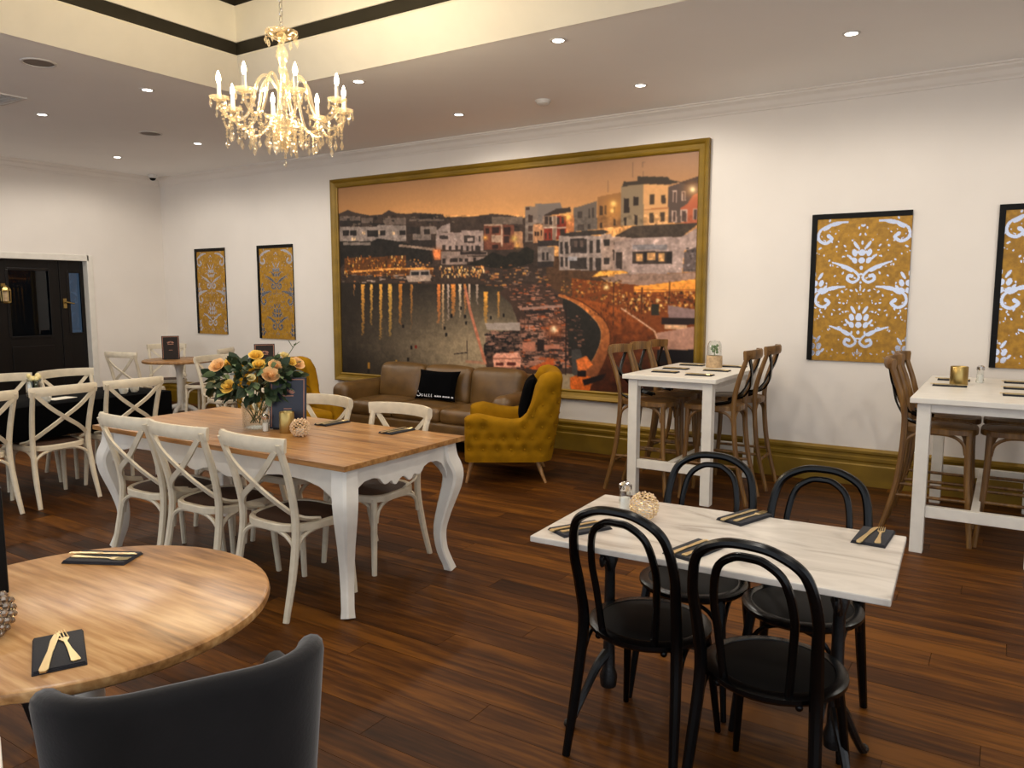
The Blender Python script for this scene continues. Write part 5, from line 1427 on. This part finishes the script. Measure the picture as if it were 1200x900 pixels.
def tea_cup(x, y, label):
    q = MB(); q.lathe([(0.0, 0.0), (0.022, 0.0), (0.026, 0.006), (0.038, 0.035), (0.042, 0.06), (0.040, 0.06), (0.035, 0.033), (0.020, 0.008), (0.0, 0.008)], 16)
    t = thing('tea_cup', label, 'cup', (x, y, 0.743)); q.build('bowl', 'paper', t)
    q = MB(); q.tube(spline([(0.038, 0, 0.05), (0.060, 0, 0.048), (0.060, 0, 0.022), (0.034, 0, 0.018)], 4), 0.004, 6); q.build('handle', 'paper', t)
tea_cup(-6.30, 3.05, 'white cup on the black cloth table, behind the middle chair back'); tea_cup(-6.34, 3.80, 'white cup near the bistro end of the black cloth table'); tea_cup(-6.30, 3.68, 'white cup on the black cloth table edge, behind the end chair back')
b = MB(); b.rbox((0, 0, 0.002), (0.13, 0.20, 0.004), 0.0018, 1, 1); tag(b.build('paper_napkin', 'paper', None, (-6.42, 3.22, 0.7465), R(12)), 'white paper napkin lying on the black cloth table', 'napkin')

# ------------------------------------------------------------------ ceiling fittings
def spot_data():
    l = bpy.data.lights.new('downlight_beam', 'SPOT'); l.energy = SPOT_W * 4; l.color = WARM; l.spot_size = R(173); l.spot_blend = 0.42; l.shadow_soft_size = 0.10
    return l
beam = spot_data()
def make_down(label):
    t = thing('downlight', label, 'downlight')
    q = MB(); q.lathe([(0.038, -0.001), (0.040, -0.006), (0.054, -0.006), (0.058, -0.001)], 24); q.build('trim_ring', 'plastic_white', t)
    q = MB(); q.lathe([(0.0, -0.003), (0.039, -0.003), (0.039, -0.0005)], 24); q.build('lens', 'lamp_glow', t)
    o = bpy.data.objects.new('beam', beam); COL.objects.link(o); o.parent = t; o.location = (0, 0, -0.02)
    return t
downs = Proto(make_down)
g = 'round recessed ceiling downlights'
for (x, y, lab) in [(-6.11, 3.92, 'lit recessed downlight next to the coffer side, near the chandelier'), (-7.76, 3.90, 'lit recessed downlight over the black cloth table side of the ceiling'), (-9.36, 5.56, 'lit recessed downlight closest to the room corner'),
                    (-7.77, 5.56, 'lit recessed downlight in front of the two narrow damask panels'), (-6.15, 5.55, 'lit recessed downlight seen through the chandelier crystals'), (-4.47, 4.68, 'lit recessed downlight just behind the coffer edge, by the chandelier'),
                    (-4.48, 6.02, 'lit recessed downlight above the middle of the mural'), (-2.65, 4.67, 'lit recessed downlight close behind the coffer edge, toward the bar tables'), (-2.64, 6.00, 'lit recessed downlight above the right end of the mural'), (-0.99, 5.58, 'lit recessed downlight above the wide damask panel')]:
    downs.put((x, y, ZC), 0, lab, g)
for (x, y, w) in [(-0.99, 3.70, 'far side of the marble table'), (-0.99, 1.80, 'near side of the marble table'), (0.80, 5.58, 'far side of the brass cup bar table'), (0.80, 3.70, 'open floor past the marble table'), (0.80, 1.80, 'floor beside the marble table end'), (-2.64, 0.95, 'round oak table'), (-4.47, 0.95, 'open floor before the long table'), (-7.76, 2.2, 'floor between black cloth table and doors'), (-6.11, 0.95, 'floor at the outer end of the black cloth table'), (-9.36, 3.9, 'dark double doors')]:  # unseen downlights added to light the room; round table's is inferred from its brightness
    downs.put((x, y, ZC), 0, 'unseen lit recessed downlight over the ' + w, 'downlights beyond the view')
for (x, y, lab) in [(-6.07, 3.05, 'grey round ceiling speaker grille beside the coffer'), (-7.70, 4.95, 'grey round ceiling speaker grille between four downlights')]:
    t = thing('ceiling_speaker', lab, 'speaker', (x, y, ZC))
    b = MB(); b.lathe([(0.0, -0.006), (0.095, -0.006), (0.10, -0.002)], 26); b.build('grille', 'grille_grey', t)
    b = MB(); b.lathe([(0.10, -0.001), (0.101, -0.009), (0.116, -0.008), (0.12, -0.001)], 26); b.build('rim', 'plastic_white', t)
t = thing('smoke_detector', 'white smoke detector on the ceiling above the mural', 'smoke detector', (-3.55, 6.0, ZC))
b = MB(); b.lathe([(0.0, -0.042), (0.04, -0.040), (0.058, -0.026), (0.060, -0.016)], 22); b.build('dome', 'plastic_white', t)
b = MB(); b.lathe([(0.066, -0.016), (0.07, -0.008), (0.07, 0.0)], 22); b.build('base', 'plastic_white', t)
t = thing('ceiling_vent', 'white slatted air vent set in the ceiling', 'vent', (-7.45, 3.36, ZC), R(0))
b = MB(); b.bx(-0.22, 0.22, -0.16, -0.13, -0.012, 0); b.bx(-0.22, 0.22, 0.13, 0.16, -0.012, 0); b.bx(-0.22, -0.19, -0.13, 0.13, -0.012, 0); b.bx(0.19, 0.22, -0.13, 0.13, -0.012, 0); b.build('frame', 'plastic_white', t)
for k in range(6):
    b = MB(); b.box((0, -0.108 + 0.043 * k, -0.006), (0.38, 0.034, 0.003), Matrix.Rotation(R(28), 3, 'X')); b.build('slat', 'plastic_white', t)
t = thing('security_camera', 'small white dome camera up in the room corner', 'camera', (-10.30, 6.62, ZC))
b = MB(); b.lathe([(0.045, -0.05), (0.058, -0.04), (0.06, 0.0)], 18); b.build('housing', 'plastic_white', t)
b = MB(); b.lathe([(0.0, -0.085), (0.03, -0.076), (0.044, -0.05)], 16); b.build('lens_dome', 'black_paint', t)

# ------------------------------------------------------------------ crystal chandelier
HX, HY = -3.55, 3.11
ch = thing('crystal_chandelier', 'crystal chandelier with candle bulbs hanging above the long table', 'chandelier', (HX, HY, 2.40))
b = MB(); b.lathe([(0.0, 0.0), (0.022, 0.015), (0.034, 0.05), (0.018, 0.08), (0.055, 0.11), (0.095, 0.135), (0.085, 0.155), (0.030, 0.17), (0.016, 0.21), (0.030, 0.26), (0.016, 0.31), (0.013, 0.40), (0.026, 0.44), (0.016, 0.47), (0.036, 0.51), (0.032, 0.54), (0.014, 0.57), (0.014, 0.60), (0.024, 0.63), (0.0, 0.66)], 16); b.build('stem', 'crystal', ch)
b = MB(); b.lathe([(0.020, 0.595), (0.060, 0.615), (0.088, 0.64), (0.090, 0.648), (0.060, 0.63), (0.018, 0.61)], 20); b.build('crown_dish', 'crystal', ch)
zt = 3.95 - 2.40
z = 0.66
b = MB(); k = 0
while z < zt - 0.02:
    P = [(0.011 * math.cos(a) * (1 if k % 2 else 0), 0.011 * math.cos(a) * (0 if k % 2 else 1), z + 0.018 + 0.022 * math.sin(a)) for a in [2 * math.pi * i / 10 for i in range(10)]]
    b.tube(P, 0.0026, 5, closed=True); z += 0.036; k += 1
b.build('chain', 'chrome', ch)
b = MB(); b.lathe([(0.0, zt - 0.04), (0.04, zt - 0.035), (0.055, zt - 0.01), (0.055, zt - 0.001)], 18); b.build('ceiling_rose', 'brass', ch)
drop = MB(); drop.ball((0, 0, -0.006), 0.006, 6, 4); drop.add([(0, 0, -0.012), (0.0085, 0, -0.038), (0, 0.0085, -0.038), (-0.0085, 0, -0.038), (0, -0.0085, -0.038), (0, 0, -0.056)], [(0, 1, 2), (0, 2, 3), (0, 3, 4), (0, 4, 1), (5, 2, 1), (5, 3, 2), (5, 4, 3), (5, 1, 4)])
drop_me = drop.mesh('crystal_drop'); drop_me.materials.append(M['crystal'])
longd = MB()
for k in range(3): longd.ball((0, 0, -0.010 - 0.020 * k), 0.0085, 6, 4)
longd.add([(0, 0, -0.062), (0.013, 0, -0.10), (0, 0.013, -0.10), (-0.013, 0, -0.10), (0, -0.013, -0.10), (0, 0, -0.125)], [(0, 1, 2), (0, 2, 3), (0, 3, 4), (0, 4, 1), (5, 2, 1), (5, 3, 2), (5, 4, 3), (5, 1, 4)])
long_me = longd.mesh('crystal_drop'); long_me.materials.append(M['crystal'])
def hang(p, me=drop_me, s=1.0, parent=ch):
    o = bpy.data.objects.new('crystal_drop', me); COL.objects.link(o); o.parent = parent; o.location = p; o.scale = (s, s, s); o.rotation_euler = (0, 0, random.uniform(0, 3))
bulb_l = bpy.data.lights.new('bulb_light', 'POINT'); bulb_l.energy = BULB_W * 4; bulb_l.color = (1.0, 0.83, 0.58); bulb_l.shadow_soft_size = 0.018
NA = 8
tips = []
for k in range(NA):
    a = 2 * math.pi * k / NA + 0.25; d = Vector((math.cos(a), math.sin(a), 0)); up = Vector((0, 0, 1))
    r1 = 0.345
    P = spline([d * 0.03 + up * 0.33, d * 0.09 + up * 0.40, d * 0.14 + up * 0.36, d * 0.17 + up * 0.24, d * 0.22 + up * 0.155, d * 0.29 + up * 0.150, d * r1 + up * 0.195, d * r1 + up * 0.235], 5)
    b = MB(); b.tube(P, 0.0085, 7); arm = b.build('arm', 'crystal', ch)
    tip = d * r1 + up * 0.24; tips.append((tip, d))
    b = MB(); b.lathe([(0.010, -0.006), (0.030, -0.002), (0.052, 0.014), (0.054, 0.018), (0.030, 0.006), (0.0, 0.004)], 14, tuple(tip)); b.build('drip_dish', 'crystal', ch)
    b = MB(); b.lathe([(0.0, 0.004), (0.012, 0.004), (0.012, 0.085), (0.0, 0.087)], 10, tuple(tip)); b.build('candle_sleeve', 'paper', ch)
    b = MB(); b.lathe([(0.0, 0.088), (0.008, 0.090), (0.0135, 0.108), (0.012, 0.125), (0.004, 0.150), (0.0, 0.156)], 10, tuple(tip)); b.build('flame_bulb', 'bulb_glow', ch)
    o = bpy.data.objects.new('bulb_light', bulb_l); COL.objects.link(o); o.parent = ch; o.location = tip + up * 0.185
    for j in range(7):
        aa = 2 * math.pi * j / 7; hang(tip + Vector((0.050 * math.cos(aa), 0.050 * math.sin(aa), 0.012)))
    hang(d * 0.29 + up * 0.142, long_me); hang(d * 0.215 + up * 0.150, long_me, 0.9)
    # bead swag to the next arm and one up to the stem
    a2 = a + 2 * math.pi / NA; d2 = Vector((math.cos(a2), math.sin(a2), 0))
    b = MB()
    for j in range(1, 16):
        u = j / 16; p = (d * (1 - u) + d2 * u) * r1 + up * (0.235 - 0.115 * math.sin(math.pi * u)); b.ball(p, 0.0075, 6, 4)
    b.build('bead_swag', 'crystal', ch)
    b = MB()
    for j in range(0, 15):
        u = j / 14; p = d * (0.06 + (r1 - 0.08) * u) + up * (0.205 - 0.12 * math.sin(math.pi * u) + 0.01 * u); b.ball(p, 0.0075, 6, 4)
    b.build('bead_swag', 'crystal', ch)
    hang((d + d2).normalized() * r1 * 0.93 + up * 0.115, long_me, 0.9)
    hang(d * 0.10 + up * 0.13, long_me); hang((d + d2).normalized() * 0.16 + up * 0.09, long_me, 0.8)
    hang(d * 0.086 + up * 0.64, drop_me, 1.3)
    for (rr, zz, aa) in ((0.33, 0.19, 0.2), (0.25, 0.135, -0.2), (0.20, 0.12, 0.3), (0.30, 0.13, 0.45), (0.06, 0.11, 0.4), (0.36, 0.21, -0.18)):
        hang(Vector((math.cos(a + aa), math.sin(a + aa), 0)) * rr + up * zz, long_me if rr < 0.28 else drop_me, 0.95)
hang(Vector((0, 0, 0.0)), long_me, 0.8)
